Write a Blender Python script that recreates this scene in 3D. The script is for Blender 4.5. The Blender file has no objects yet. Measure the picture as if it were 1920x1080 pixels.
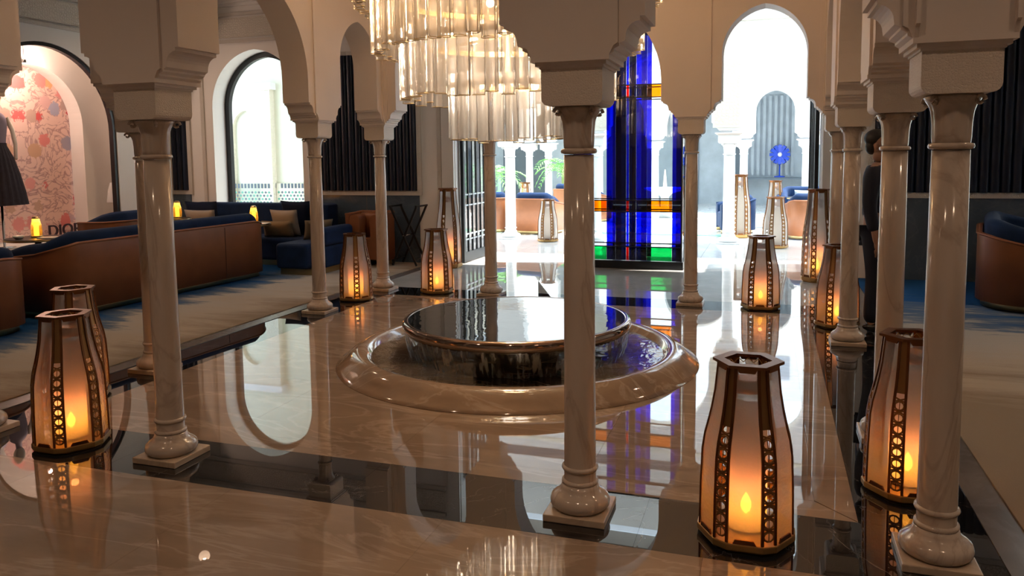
import bpy, bmesh, math, random
from mathutils import Vector, Matrix

random.seed(7)
S = bpy.context.scene
COL = S.collection
PI = math.pi

# ------------------------------------------------------------------ camera
F_PX = 1459.5354
cam_d = bpy.data.cameras.new('camera')
cam_d.sensor_width = 36.0
cam_d.lens = F_PX / 1920.0 * 36.0
cam_d.clip_start = 0.05
cam_d.shift_y = -(540.0 - 425.7386) / 1920.0      # the photograph is cropped off-centre
cam = bpy.data.objects.new('camera', cam_d)
COL.objects.link(cam)
RIGHT = Vector((0.94943582, 0.31374628, -0.0116148))
DOWN = Vector((0.01739268, -0.08949798, -0.99583513))
FWD = Vector((-0.31347907, 0.94527953, -0.09042948))
m = Matrix((RIGHT, -DOWN, -FWD)).transposed().to_4x4()
m.translation = Vector((0, 0, 1.6))
cam.matrix_world = m
S.camera = cam

# ------------------------------------------------------------------ world, sun, exposure
EXPOSURE = 0.40
DISPLAY_W = 45
SKY = 4.2
SUN = 14.0
W = bpy.data.worlds.new('sky'); S.world = W
W.use_nodes = True
bg = W.node_tree.nodes['Background']
bg.inputs[0].default_value = (0.66, 0.83, 1.0, 1)
bg.inputs[1].default_value = SKY
sd = bpy.data.lights.new('sun_offscreen', 'SUN'); sd.energy = SUN; sd.angle = 0.02; sd.color = (1.0, 0.95, 0.87)
sun = bpy.data.objects.new('sun_offscreen', sd); COL.objects.link(sun)
sun.rotation_euler = (math.radians(-5), math.radians(22), 0)   # high sun over the court
sun.location = (-2, 20, 15)
S.view_settings.view_transform = 'Standard'
S.view_settings.look = 'None'
S.view_settings.exposure = EXPOSURE
S.view_settings.gamma = 1
S.view_settings.use_curve_mapping = False
S.cycles.use_denoising = True
S.cycles.max_bounces = 8
S.cycles.diffuse_bounces = 4
S.cycles.glossy_bounces = 4
S.cycles.transmission_bounces = 6
S.cycles.transparent_max_bounces = 40
S.cycles.sample_clamp_indirect = 6.0
S.cycles.caustics_reflective = False
S.cycles.caustics_refractive = False

# ------------------------------------------------------------------ materials
MATS = {}
def new_mat(name):
    mt = bpy.data.materials.new(name); mt.use_nodes = True
    nt = mt.node_tree
    for n in list(nt.nodes): nt.nodes.remove(n)
    out = nt.nodes.new('ShaderNodeOutputMaterial')
    MATS[name] = mt
    return mt, nt, out
def node(nt, typ, ins=None, **props):
    n = nt.nodes.new(typ)
    for k, v in props.items(): setattr(n, k, v)
    for k, v in (ins or {}).items():
        if isinstance(v, bpy.types.NodeSocket): nt.links.new(v, n.inputs[k])
        else: n.inputs[k].default_value = v
    return n
def c4(c): return (c[0], c[1], c[2], 1)
def ramp(nt, fac, stops):
    r = nt.nodes.new('ShaderNodeValToRGB')
    while len(r.color_ramp.elements) < len(stops): r.color_ramp.elements.new(0.5)
    for e, (p, c) in zip(r.color_ramp.elements, stops):
        e.position = p; e.color = c4(c)
    nt.links.new(fac, r.inputs[0])
    return r.outputs[0]
def coords(nt, scale=(1, 1, 1), kind='Object', rot=(0, 0, 0)):
    tc = nt.nodes.new('ShaderNodeTexCoord')
    mp = node(nt, 'ShaderNodeMapping', {'Vector': tc.outputs[kind], 'Scale': scale, 'Rotation': rot})
    return mp.outputs[0]
def world_coords(nt, scale=(1, 1, 1), rot=(0, 0, 0)):
    g = nt.nodes.new('ShaderNodeNewGeometry')
    return node(nt, 'ShaderNodeMapping', {'Vector': g.outputs['Position'], 'Scale': scale, 'Rotation': rot}).outputs[0]

def principled(name, col, rough=0.5, metal=0.0, ior=1.45, var=0.06, vscale=3.0, bump=0.0, bscale=60.0, coat=0.0, sheen=0.0, spec=0.5):
    mt, nt, out = new_mat(name)
    v = world_coords(nt)
    nz = node(nt, 'ShaderNodeTexNoise', {'Vector': v, 'Scale': vscale, 'Detail': 4.0})
    lo = [max(0, c * (1 - var)) for c in col]; hi = [min(1, c * (1 + var)) for c in col]
    cc = ramp(nt, nz.outputs[0], [(0.3, lo), (0.7, hi)])
    p = node(nt, 'ShaderNodeBsdfPrincipled', {'Base Color': cc, 'Roughness': rough, 'Metallic': metal, 'IOR': ior, 'Coat Weight': coat, 'Coat Roughness': 0.05, 'Sheen Weight': sheen, 'Specular IOR Level': spec})
    if bump:
        b = node(nt, 'ShaderNodeTexNoise', {'Vector': v, 'Scale': bscale, 'Detail': 3.0})
        bn = node(nt, 'ShaderNodeBump', {'Height': b.outputs[0], 'Strength': bump, 'Distance': 0.01})
        nt.links.new(bn.outputs[0], p.inputs['Normal'])
    nt.links.new(p.outputs[0], out.inputs[0])
    return mt

def marble(name, base, vein, rough=0.08, ior=1.6, scale=1.2, amount=0.5, rot=(0, 0, 0.5), stretch=(1, 1, 1), thin=0.06, cloud=0.12, dark=None):
    mt, nt, out = new_mat(name)
    v = world_coords(nt, scale=stretch, rot=rot)
    cl = node(nt, 'ShaderNodeTexNoise', {'Vector': v, 'Scale': scale * 1.6, 'Detail': 6.0, 'Roughness': 0.6})
    lo = [c * (1 - cloud) for c in base] if dark is None else dark
    hi = [min(1, c * (1 + cloud)) for c in base]
    bc = ramp(nt, cl.outputs[0], [(0.3, lo), (0.7, hi)])
    wv = node(nt, 'ShaderNodeTexNoise', {'Vector': v, 'Scale': scale, 'Detail': 7.0, 'Roughness': 0.55, 'Distortion': 1.6})
    sub = node(nt, 'ShaderNodeMath', {0: wv.outputs[0], 1: 0.5}, operation='SUBTRACT')
    ab = node(nt, 'ShaderNodeMath', {0: sub.outputs[0]}, operation='ABSOLUTE')
    mr = node(nt, 'ShaderNodeMapRange', {'Value': ab.outputs[0], 'From Min': 0.0, 'From Max': thin, 'To Min': amount, 'To Max': 0.0})
    mx = node(nt, 'ShaderNodeMix', {'Factor': mr.outputs[0], 6: bc, 7: c4(vein)}, data_type='RGBA')
    p = node(nt, 'ShaderNodeBsdfPrincipled', {'Base Color': mx.outputs[2], 'Roughness': rough, 'IOR': ior})
    nt.links.new(p.outputs[0], out.inputs[0])
    return mt

def thin_glass(name, tint, gloss=0.12, rough=0.02, diffuse=0.0, dcol=(1, 1, 1), bump=0.0, bscale=30, stretch=(1, 1, 1), translucent=0.0):
    mt, nt, out = new_mat(name)
    tr = node(nt, 'ShaderNodeBsdfTransparent', {'Color': c4(tint)})
    cur = tr.outputs[0]
    nrm = None
    if bump:
        v = coords(nt, scale=stretch)
        b = node(nt, 'ShaderNodeTexNoise', {'Vector': v, 'Scale': bscale, 'Detail': 2.0})
        nrm = node(nt, 'ShaderNodeBump', {'Height': b.outputs[0], 'Strength': bump, 'Distance': 0.02}).outputs[0]
    if diffuse:
        d = node(nt, 'ShaderNodeBsdfDiffuse', {'Color': c4(dcol)})
        if nrm: nt.links.new(nrm, d.inputs['Normal'])
        cur = node(nt, 'ShaderNodeMixShader', {0: diffuse, 1: cur, 2: d.outputs[0]}).outputs[0]
    if translucent:
        d = node(nt, 'ShaderNodeBsdfTranslucent', {'Color': c4(dcol)})
        if nrm: nt.links.new(nrm, d.inputs['Normal'])
        cur = node(nt, 'ShaderNodeMixShader', {0: translucent, 1: cur, 2: d.outputs[0]}).outputs[0]
    g = node(nt, 'ShaderNodeBsdfGlossy', {'Color': (1, 1, 1, 1), 'Roughness': rough})
    lw = node(nt, 'ShaderNodeFresnel', {'IOR': 1.5})
    if nrm:
        nt.links.new(nrm, g.inputs['Normal']); nt.links.new(nrm, lw.inputs['Normal'])
    f = node(nt, 'ShaderNodeMath', {0: lw.outputs[0], 1: gloss * 10}, operation='MULTIPLY'); f.use_clamp = True
    mx = node(nt, 'ShaderNodeMixShader', {0: f.outputs[0], 1: cur, 2: g.outputs[0]})
    nt.links.new(mx.outputs[0], out.inputs[0])
    return mt

def emission(name, col, strength):
    mt, nt, out = new_mat(name)
    e = node(nt, 'ShaderNodeEmission', {'Color': c4(col), 'Strength': strength})
    nt.links.new(e.outputs[0], out.inputs[0])
    return mt

def carved(name, col, scale=40.0, strength=0.6, rough=0.6):
    mt, nt, out = new_mat(name)
    v = world_coords(nt)
    vo = node(nt, 'ShaderNodeTexVoronoi', {'Vector': v, 'Scale': scale, 'Randomness': 0.75}, feature='DISTANCE_TO_EDGE')
    hh = node(nt, 'ShaderNodeMapRange', {'Value': vo.outputs[0], 'From Min': 0.0, 'From Max': 0.16, 'To Min': 0.0, 'To Max': 1.0})
    bn = node(nt, 'ShaderNodeBump', {'Height': hh.outputs[0], 'Strength': strength, 'Distance': 0.01})
    p = node(nt, 'ShaderNodeBsdfPrincipled', {'Base Color': c4(col), 'Roughness': rough, 'Normal': bn.outputs[0]})
    nt.links.new(p.outputs[0], out.inputs[0])
    return mt

principled('plaster', (0.80, 0.73, 0.68), 0.6, var=0.025, vscale=1.2, bump=0.05, bscale=90)
principled('plaster_room', (0.80, 0.77, 0.72), 0.6, var=0.02, vscale=1.0, bump=0.04)
principled('ceiling_paint', (0.62, 0.50, 0.40), 0.7, var=0.03)
carved('carved_stone', (0.74, 0.67, 0.60), 95, 0.35)
carved('carved_trim', (0.80, 0.74, 0.66), 60, 0.8)
carved('carved_frieze', (0.74, 0.68, 0.58), 26, 0.8)
carved('carved_lattice', (0.82, 0.76, 0.62), 16, 0.6)
marble('column_marble', (0.55, 0.475, 0.41), (0.30, 0.22, 0.17), rough=0.13, ior=1.5, scale=2.6, amount=0.4, stretch=(1, 1, 0.35), thin=0.03, cloud=0.1)
marble('plinth_marble', (0.58, 0.47, 0.36), (0.36, 0.26, 0.19), rough=0.3, ior=1.5, scale=3, amount=0.35, cloud=0.1)
marble('floor_beige', (0.32, 0.235, 0.17), (0.55, 0.44, 0.35), rough=0.012, ior=2.1, scale=0.9, amount=0.4, stretch=(0.7, 2.2, 1), thin=0.03, cloud=0.18)
marble('floor_black', (0.010, 0.011, 0.014), (0.30, 0.28, 0.27), rough=0.012, ior=2.0, scale=0.9, amount=0.35, thin=0.004, cloud=0.3)
marble('floor_grey', (0.42, 0.40, 0.37), (0.55, 0.52, 0.48), rough=0.015, ior=1.9, scale=0.8, amount=0.3, thin=0.02)
marble('court_marble', (0.72, 0.72, 0.70), (0.5, 0.5, 0.5), rough=0.06, ior=1.6, scale=0.8, amount=0.3, thin=0.02)
marble('strip_stone', (0.13, 0.115, 0.105), (0.18, 0.16, 0.15), rough=0.25, ior=1.5, scale=2)
marble('dado_marble', (0.075, 0.105, 0.14), (0.14, 0.17, 0.205), rough=0.18, ior=1.5, scale=1.8, amount=0.35, thin=0.03)
marble('fountain_marble', (0.35, 0.25, 0.175), (0.58, 0.47, 0.37), rough=0.07, ior=1.65, scale=1.6, amount=0.5, rot=(0, 0, 0.9), stretch=(0.8, 2.0, 1), thin=0.03, cloud=0.18)
principled('grout', (0.16, 0.13, 0.11), 0.7)
principled('velvet_navy', (0.007, 0.024, 0.075), 0.8, var=0.18, vscale=6, sheen=0.04, spec=0.2)
principled('panel_silk', (0.003, 0.009, 0.026), 0.36, var=0.2, vscale=6)
principled('leather', (0.24, 0.088, 0.034), 0.42, var=0.1, vscale=5, bump=0.08, bscale=240)
principled('seam_dark', (0.07, 0.025, 0.012), 0.6)
principled('brass', (0.62, 0.46, 0.22), 0.28, metal=1.0, var=0.08)
principled('brass_dark', (0.30, 0.165, 0.07), 0.5, metal=1.0, var=0.12)
principled('copper_dark', (0.20, 0.085, 0.038), 0.38, metal=1.0, var=0.1)
principled('lantern_base', (0.42, 0.25, 0.095), 0.4, metal=0.75, var=0.1)
principled('black_metal', (0.010, 0.011, 0.013), 0.35, metal=0.3)
principled('black_wood', (0.010, 0.010, 0.012), 0.3)
principled('steel', (0.62, 0.63, 0.65), 0.12, metal=1.0)
principled('disc_rim', (0.36, 0.27, 0.22), 0.08, metal=1.0, var=0.05)
principled('cushion_grey', (0.26, 0.24, 0.215), 0.9, bump=0.15, bscale=300)
principled('cushion_olive', (0.16, 0.125, 0.075), 0.9, bump=0.15, bscale=300)
principled('cushion_navy', (0.005, 0.011, 0.032), 0.85, spec=0.2)
principled('white_ceramic', (0.8, 0.79, 0.76), 0.25)
principled('paper', (0.75, 0.74, 0.72), 0.7)
principled('court_white', (0.84, 0.84, 0.83), 0.6, var=0.02)
principled('passage_wall', (0.76, 0.76, 0.62), 0.6, var=0.03)
principled('court_cream', (0.82, 0.79, 0.66), 0.6, var=0.02)
principled('court_grey', (0.36, 0.42, 0.48), 0.6, var=0.1)
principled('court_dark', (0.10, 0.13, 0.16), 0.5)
principled('green_tile', (0.10, 0.38, 0.27), 0.25, var=0.25, vscale=14)
principled('blue_art', (0.01, 0.06, 0.55), 0.25)
principled('leaf', (0.10, 0.32, 0.06), 0.5, var=0.35, vscale=9)
principled('leaf_stem', (0.14, 0.20, 0.06), 0.6)
principled('pot_green', (0.16, 0.42, 0.20), 0.4)
principled('skin', (0.32, 0.18, 0.12), 0.55, var=0.04)
principled('hair', (0.010, 0.008, 0.007), 0.5)
principled('suit', (0.004, 0.008, 0.022), 0.75, var=0.15)
principled('shoe', (0.006, 0.006, 0.006), 0.25)
principled('dress_black', (0.022, 0.016, 0.024), 0.75, var=0.3, vscale=20)
principled('bodice', (0.30, 0.24, 0.30), 0.7)
principled('mannequin', (0.85, 0.72, 0.60), 0.45)
principled('niche_pink', (0.82, 0.78, 0.73), 0.6, var=0.02)
principled('letter_dark', (0.03, 0.015, 0.025), 0.3)
principled('pool_dark', (0.03, 0.035, 0.045), 0.15)
principled('amber_cap', (0.55, 0.21, 0.05), 0.35)

thin_glass('tube_glass', (0.95, 0.93, 0.91), gloss=0.09, rough=0.06, diffuse=0.10, translucent=0.20, dcol=(1.0, 0.95, 0.90), bump=0.25, bscale=26, stretch=(1, 1, 0.25))
thin_glass('pane_clear', (0.93, 0.96, 0.97), gloss=0.12)
thin_glass('pane_blue', (0.008, 0.045, 0.62), gloss=0.12)
thin_glass('pane_deep_blue', (0.004, 0.03, 0.15), gloss=0.12)
thin_glass('pane_amber', (0.95, 0.42, 0.02), gloss=0.1)
thin_glass('pane_green', (0.03, 0.62, 0.24), gloss=0.1)
thin_glass('pane_red', (0.75, 0.03, 0.03), gloss=0.1)
thin_glass('lantern_glass', (0.92, 0.90, 0.88), gloss=0.08, rough=0.15, diffuse=0.05, translucent=0.30, dcol=(0.93, 0.93, 0.92), bump=0.22, bscale=70)
thin_glass('frosted_white', (0.85, 0.80, 0.75), gloss=0.04, rough=0.3, translucent=0.80, dcol=(0.95, 0.86, 0.78))
thin_glass('amber_glass', (1.0, 0.62, 0.20), gloss=0.10, rough=0.08, translucent=0.25, dcol=(1.0, 0.6, 0.2))
thin_glass('window_glass', (0.96, 0.97, 0.97), gloss=0.08)
emission('flame', (1.0, 0.40, 0.03), 13.0)
emission('lamp_core', (1.0, 0.60, 0.10), 3.2)
emission('downlight', (1.0, 0.85, 0.65), 22.0)
emission('bulb', (1.0, 0.76, 0.45), 14.0)

def water_mats():
    mt, nt, out = new_mat('water')
    v = world_coords(nt)
    n1 = node(nt, 'ShaderNodeTexNoise', {'Vector': v, 'Scale': 9.0, 'Detail': 3.0, 'Distortion': 0.6})
    bn = node(nt, 'ShaderNodeBump', {'Height': n1.outputs[0], 'Strength': 0.28, 'Distance': 0.03})
    tr = node(nt, 'ShaderNodeBsdfTransparent', {'Color': (0.90, 0.93, 0.93, 1)})
    gl = node(nt, 'ShaderNodeBsdfGlossy', {'Roughness': 0.03, 'Normal': bn.outputs[0]})
    fr = node(nt, 'ShaderNodeFresnel', {'IOR': 1.45, 'Normal': bn.outputs[0]})
    mx = node(nt, 'ShaderNodeMixShader', {0: fr.outputs[0], 1: tr.outputs[0], 2: gl.outputs[0]})
    nt.links.new(mx.outputs[0], out.inputs[0])
    mt, nt, out = new_mat('water_disc')
    v = world_coords(nt)
    n1 = node(nt, 'ShaderNodeTexNoise', {'Vector': v, 'Scale': 7.0, 'Detail': 2.0, 'Distortion': 0.4})
    bn = node(nt, 'ShaderNodeBump', {'Height': n1.outputs[0], 'Strength': 0.06, 'Distance': 0.02})
    p = node(nt, 'ShaderNodeBsdfPrincipled', {'Base Color': (0.02, 0.025, 0.03, 1), 'Roughness': 0.03, 'IOR': 1.9, 'Normal': bn.outputs[0]})
    nt.links.new(p.outputs[0], out.inputs[0])
    mt, nt, out = new_mat('water_fall')
    tc = nt.nodes.new('ShaderNodeTexCoord')
    mp = node(nt, 'ShaderNodeMapping', {'Vector': tc.outputs['UV'], 'Scale': (150, 1.3, 1)})
    n1 = node(nt, 'ShaderNodeTexNoise', {'Vector': mp.outputs[0], 'Scale': 1.0, 'Detail': 3.0})
    f = node(nt, 'ShaderNodeMapRange', {'Value': n1.outputs[0], 'From Min': 0.44, 'From Max': 0.62, 'To Min': 0.08, 'To Max': 0.85})
    tr = node(nt, 'ShaderNodeBsdfTransparent', {'Color': (0.93, 0.95, 0.96, 1)})
    gl = node(nt, 'ShaderNodeBsdfGlossy', {'Roughness': 0.15})
    tl = node(nt, 'ShaderNodeBsdfTranslucent', {'Color': (0.8, 0.85, 0.9, 1)})
    m1 = node(nt, 'ShaderNodeMixShader', {0: 0.5, 1: gl.outputs[0], 2: tl.outputs[0]})
    mx = node(nt, 'ShaderNodeMixShader', {0: f.outputs[0], 1: tr.outputs[0], 2: m1.outputs[0]})
    nt.links.new(mx.outputs[0], out.inputs[0])
water_mats()

def carpet_mat(name, sx):
    # hand-tufted carpet: sand near the marble, drifting to blue away from it in streaky brush strokes
    mt, nt, out = new_mat(name)
    v = world_coords(nt, scale=(0.5, 2.2, 1))
    g = nt.nodes.new('ShaderNodeNewGeometry')
    sp = node(nt, 'ShaderNodeSeparateXYZ', {0: g.outputs['Position']})
    n1 = node(nt, 'ShaderNodeTexNoise', {'Vector': v, 'Scale': 0.9, 'Detail': 7.0, 'Roughness': 0.65, 'Distortion': 0.5})
    n2 = node(nt, 'ShaderNodeTexNoise', {'Vector': v, 'Scale': 5.0, 'Detail': 5.0, 'Roughness': 0.7})
    a = node(nt, 'ShaderNodeMath', {0: sp.outputs[0], 1: sx[0]}, operation='MULTIPLY')
    b = node(nt, 'ShaderNodeMath', {0: sp.outputs[1], 1: sx[1]}, operation='MULTIPLY_ADD')
    b.inputs[2].default_value = sx[2]
    s = node(nt, 'ShaderNodeMath', {0: a.outputs[0], 1: b.outputs[0]}, operation='ADD')
    s2 = node(nt, 'ShaderNodeMath', {0: n1.outputs[0], 1: 0.9, 2: s.outputs[0]}, operation='MULTIPLY_ADD')
    s3 = node(nt, 'ShaderNodeMath', {0: n2.outputs[0], 1: 0.35, 2: s2.outputs[0]}, operation='MULTIPLY_ADD')
    cc = ramp(nt, s3.outputs[0], [(0.22, (0.30, 0.245, 0.185)), (0.45, (0.46, 0.40, 0.325)), (0.74, (0.46, 0.43, 0.38)), (0.84, (0.13, 0.18, 0.25)), (1.0, (0.02, 0.10, 0.27))])
    fz = node(nt, 'ShaderNodeTexNoise', {'Vector': world_coords(nt), 'Scale': 260.0, 'Detail': 2.0})
    bn = node(nt, 'ShaderNodeBump', {'Height': fz.outputs[0], 'Strength': 0.5, 'Distance': 0.01})
    p = node(nt, 'ShaderNodeBsdfPrincipled', {'Base Color': cc, 'Roughness': 0.95, 'Normal': bn.outputs[0], 'Specular IOR Level': 0.1})
    nt.links.new(p.outputs[0], out.inputs[0])
carpet_mat('carpet_west', (-0.42, 0.0, -2.42))
carpet_mat('carpet_east', (0.06, 0.20, -1.55))

def print_mat():
    # mirrored floral printed backdrop: scrolling stems, red and blue blooms on blush paper
    mt, nt, out = new_mat('floral_print')
    g = nt.nodes.new('ShaderNodeNewGeometry')
    sp = node(nt, 'ShaderNodeSeparateXYZ', {0: g.outputs['Position']})
    y0 = node(nt, 'ShaderNodeMath', {0: sp.outputs[1], 1: 8.60}, operation='SUBTRACT')
    ya = node(nt, 'ShaderNodeMath', {0: y0.outputs[0]}, operation='ABSOLUTE')
    cv = node(nt, 'ShaderNodeCombineXYZ', {0: ya.outputs[0], 1: sp.outputs[2], 2: 0.0})
    ns = node(nt, 'ShaderNodeTexNoise', {'Vector': cv.outputs[0], 'Scale': 2.6, 'Detail': 2.5, 'Distortion': 3.0})
    sb = node(nt, 'ShaderNodeMath', {0: ns.outputs[0], 1: 0.5}, operation='SUBTRACT')
    ab = node(nt, 'ShaderNodeMath', {0: sb.outputs[0]}, operation='ABSOLUTE')
    stem = node(nt, 'ShaderNodeMapRange', {'Value': ab.outputs[0], 'From Min': 0.0, 'From Max': 0.045, 'To Min': 0.85, 'To Max': 0.0})
    base = node(nt, 'ShaderNodeMix', {'Factor': stem.outputs[0], 6: (0.82, 0.56, 0.47, 1), 7: (0.40, 0.20, 0.19, 1)}, data_type='RGBA')
    vo = node(nt, 'ShaderNodeTexVoronoi', {'Vector': cv.outputs[0], 'Scale': 3.3}, feature='F1')
    pet = node(nt, 'ShaderNodeTexNoise', {'Vector': cv.outputs[0], 'Scale': 22.0, 'Detail': 2.0})
    dd = node(nt, 'ShaderNodeMath', {0: pet.outputs[0], 1: 0.35, 2: vo.outputs['Distance']}, operation='MULTIPLY_ADD')
    fl = node(nt, 'ShaderNodeMapRange', {'Value': dd.outputs[0], 'From Min': 0.52, 'From Max': 0.57, 'To Min': 1.0, 'To Max': 0.0})
    sc = node(nt, 'ShaderNodeSeparateColor', {0: vo.outputs['Color']})
    fc = ramp(nt, sc.outputs[0], [(0.0, (0.62, 0.08, 0.08)), (0.3, (0.75, 0.22, 0.20)), (0.5, (0.80, 0.45, 0.38)), (0.62, (0.28, 0.30, 0.42)), (0.8, (0.78, 0.40, 0.16)), (1.0, (0.42, 0.40, 0.50))])
    mx = node(nt, 'ShaderNodeMix', {'Factor': fl.outputs[0], 6: base.outputs[2], 7: fc}, data_type='RGBA')
    p = node(nt, 'ShaderNodeBsdfPrincipled', {'Base Color': mx.outputs[2], 'Roughness': 0.7})
    nt.links.new(p.outputs[0], out.inputs[0])
print_mat()

# ------------------------------------------------------------------ mesh helpers
class MB:
    def __init__(s): s.v = []; s.f = []; s.sm = []; s.mi = []; s.uv = None
    def add(s, vs, fs, smooth=False):
        o = len(s.v); s.v += [tuple(p) for p in vs]
        for f in fs: s.f.append([i + o for i in f]); s.sm.append(smooth)
        return s
    def box(s, x0, x1, y0, y1, z0, z1):
        vs = [(x, y, z) for z in (z0, z1) for y in (y0, y1) for x in (x0, x1)]
        return s.add(vs, [(0, 2, 3, 1), (4, 5, 7, 6), (0, 1, 5, 4), (2, 6, 7, 3), (0, 4, 6, 2), (1, 3, 7, 5)])
    def lathe(s, prof, seg=32, c=(0, 0), mod=None, cap=True, smooth=True):
        vs = []; fs = []
        for r, z in prof:
            for k in range(seg):
                a = 2 * PI * k / seg; rr = r * (mod(a, z) if mod else 1)
                vs.append((c[0] + rr * math.cos(a), c[1] + rr * math.sin(a), z))
        n = len(prof)
        for i in range(n - 1):
            for k in range(seg):
                k2 = (k + 1) % seg
                fs.append((i * seg + k, i * seg + k2, (i + 1) * seg + k2, (i + 1) * seg + k))
        s.add(vs, fs, smooth)
        if cap:
            o = len(s.v) - len(vs)
            if prof[0][0] > 1e-4: s.f.append([o + k for k in reversed(range(seg))]); s.sm.append(False)
            if prof[-1][0] > 1e-4: s.f.append([o + (n - 1) * seg + k for k in range(seg)]); s.sm.append(False)
        return s
    def prism(s, poly, axis, t0, t1):
        # poly: list of (a, b); axis 'y': (a,b)->(x,z), 'x': (a,b)->(y,z), 'z': (a,b)->(x,y)
        def P(a, b, t): return (a, t, b) if axis == 'y' else (t, a, b) if axis == 'x' else (a, b, t)
        n = len(poly)
        vs = [P(a, b, t0) for a, b in poly] + [P(a, b, t1) for a, b in poly]
        fs = [list(range(n)), list(range(2 * n - 1, n - 1, -1))]
        fs += [(i, i + n, (i + 1) % n + n, (i + 1) % n) for i in range(n)]
        return s.add(vs, fs)
    def tube(s, pts, r, seg=8, closed=False, cap=True):
        pts = [Vector(p) for p in pts]; n = len(pts); vs = []; fs = []
        rr = r if isinstance(r, (list, tuple)) else [r] * n
        up = Vector((0, 0, 1))
        for i, p in enumerate(pts):
            if closed: d = pts[(i + 1) % n] - pts[i - 1]
            else: d = pts[min(i + 1, n - 1)] - pts[max(i - 1, 0)]
            d.normalize()
            ref = up if abs(d.z) < 0.95 else Vector((1, 0, 0))
            a = d.cross(ref).normalized(); b = a.cross(d)
            for k in range(seg):
                t = 2 * PI * k / seg
                vs.append(p + (a * math.cos(t) + b * math.sin(t)) * rr[i])
        m_ = n if closed else n - 1
        for i in range(m_):
            j = (i + 1) % n
            for k in range(seg):
                k2 = (k + 1) % seg
                fs.append((i * seg + k, i * seg + k2, j * seg + k2, j * seg + k))
        o = len(s.v); s.add(vs, fs, True)
        if cap and not closed:
            s.f.append([o + k for k in reversed(range(seg))]); s.sm.append(False)
            s.f.append([o + (n - 1) * seg + k for k in range(seg)]); s.sm.append(False)
        return s
    def bar(s, p0, p1, w, h):
        # rectangular bar between two points
        p0 = Vector(p0); p1 = Vector(p1); d = (p1 - p0).normalized()
        ref = Vector((0, 0, 1)) if abs(d.z) < 0.9 else Vector((0, 1, 0))
        a = d.cross(ref).normalized() * w / 2; b = a.cross(d).normalized() * h / 2
        vs = [p + q for p in (p0, p1) for q in (-a - b, a - b, a + b, -a + b)]
        return s.add(vs, [(0, 3, 2, 1), (4, 5, 6, 7), (0, 1, 5, 4), (1, 2, 6, 5), (2, 3, 7, 6), (3, 0, 4, 7)])
    def sphere(s, c, r, seg=16, rings=10, sc=(1, 1, 1)):
        vs = [(c[0], c[1], c[2] - r * sc[2])]; fs = []
        for i in range(1, rings):
            t = PI * i / rings
            for k in range(seg):
                a = 2 * PI * k / seg
                vs.append((c[0] + r * sc[0] * math.sin(t) * math.cos(a), c[1] + r * sc[1] * math.sin(t) * math.sin(a), c[2] - r * sc[2] * math.cos(t)))
        vs.append((c[0], c[1], c[2] + r * sc[2])); L = len(vs) - 1
        for k in range(seg):
            k2 = (k + 1) % seg
            fs.append((0, 1 + k2, 1 + k)); fs.append((L, L - seg + k, L - seg + k2))
            for i in range(rings - 2):
                a0 = 1 + i * seg
                fs.append((a0 + k, a0 + k2, a0 + seg + k2, a0 + seg + k))
        return s.add(vs, fs, True)
    def mesh(s, name, mat, fix=True):
        me = bpy.data.meshes.new(name)
        me.from_pydata(s.v, [], s.f)
        me.polygons.foreach_set('use_smooth', s.sm)
        if fix:
            b = bmesh.new(); b.from_mesh(me); bmesh.ops.recalc_face_normals(b, faces=b.faces); b.to_mesh(me); b.free()
        me.materials.append(MATS[mat]); me.update()
        return me
    def build(s, name, mat, parent=None, bevel=0, seg=2, subsurf=0, fix=True):
        return link(name, s.mesh(name, mat, fix), parent, bevel, seg, subsurf)

def link(name, me, parent=None, bevel=0, seg=2, subsurf=0, loc=None, rz=0):
    o = bpy.data.objects.new(name, me); COL.objects.link(o)
    if parent: o.parent = parent
    if loc is not None: o.location = loc
    if rz: o.rotation_euler.z = rz
    if bevel:
        b = o.modifiers.new('bevel', 'BEVEL'); b.width = bevel; b.segments = seg; b.limit_method = 'ANGLE'; b.angle_limit = 0.6
    if subsurf:
        q = o.modifiers.new('subsurf', 'SUBSURF'); q.levels = subsurf; q.render_levels = subsurf
    return o
def tag(o, label, cat=None, group=None, kind=None):
    o['label'] = label
    if cat: o['category'] = cat
    if group: o['group'] = group
    if kind: o['kind'] = kind
    return o
def thing(name, label, cat, loc=(0, 0, 0), rz=0, group=None, kind=None):
    o = bpy.data.objects.new(name, None); COL.objects.link(o)
    o.location = loc; o.rotation_euler = (0, 0, rz)
    return tag(o, label, cat, group, kind)
def struct(o, label=None):
    o['kind'] = 'structure'
    if label: o['label'] = label
    return o
def copy_tree(o, parent=None):
    c = o.copy(); COL.objects.link(c); c.parent = parent
    for ch in list(o.children): copy_tree(ch, c)
    return c
def place(proto, first, loc, rz, label, group=None):
    o = proto if first else copy_tree(proto)
    o.location = loc; o.rotation_euler = (0, 0, rz); o['label'] = label
    if group: o['group'] = group
    return o
def arc(cx, cy, r, a0, a1, n):
    return [(cx + r * math.cos(a0 + (a1 - a0) * i / n), cy + r * math.sin(a0 + (a1 - a0) * i / n)) for i in range(n + 1)]

# ================================================================== STRUCTURE
CX, CY = -1.90, 5.82
XS = [-4.45, -3.05, -0.786, 0.642]
YS = [3.30, 4.69, 7.00, 8.41]
XW, XE = -9.60, 5.80           # side walls of the hall
YB, YF = -3.2, 10.70           # wall behind the viewer, wall to the court
ZC = 4.4

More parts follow.
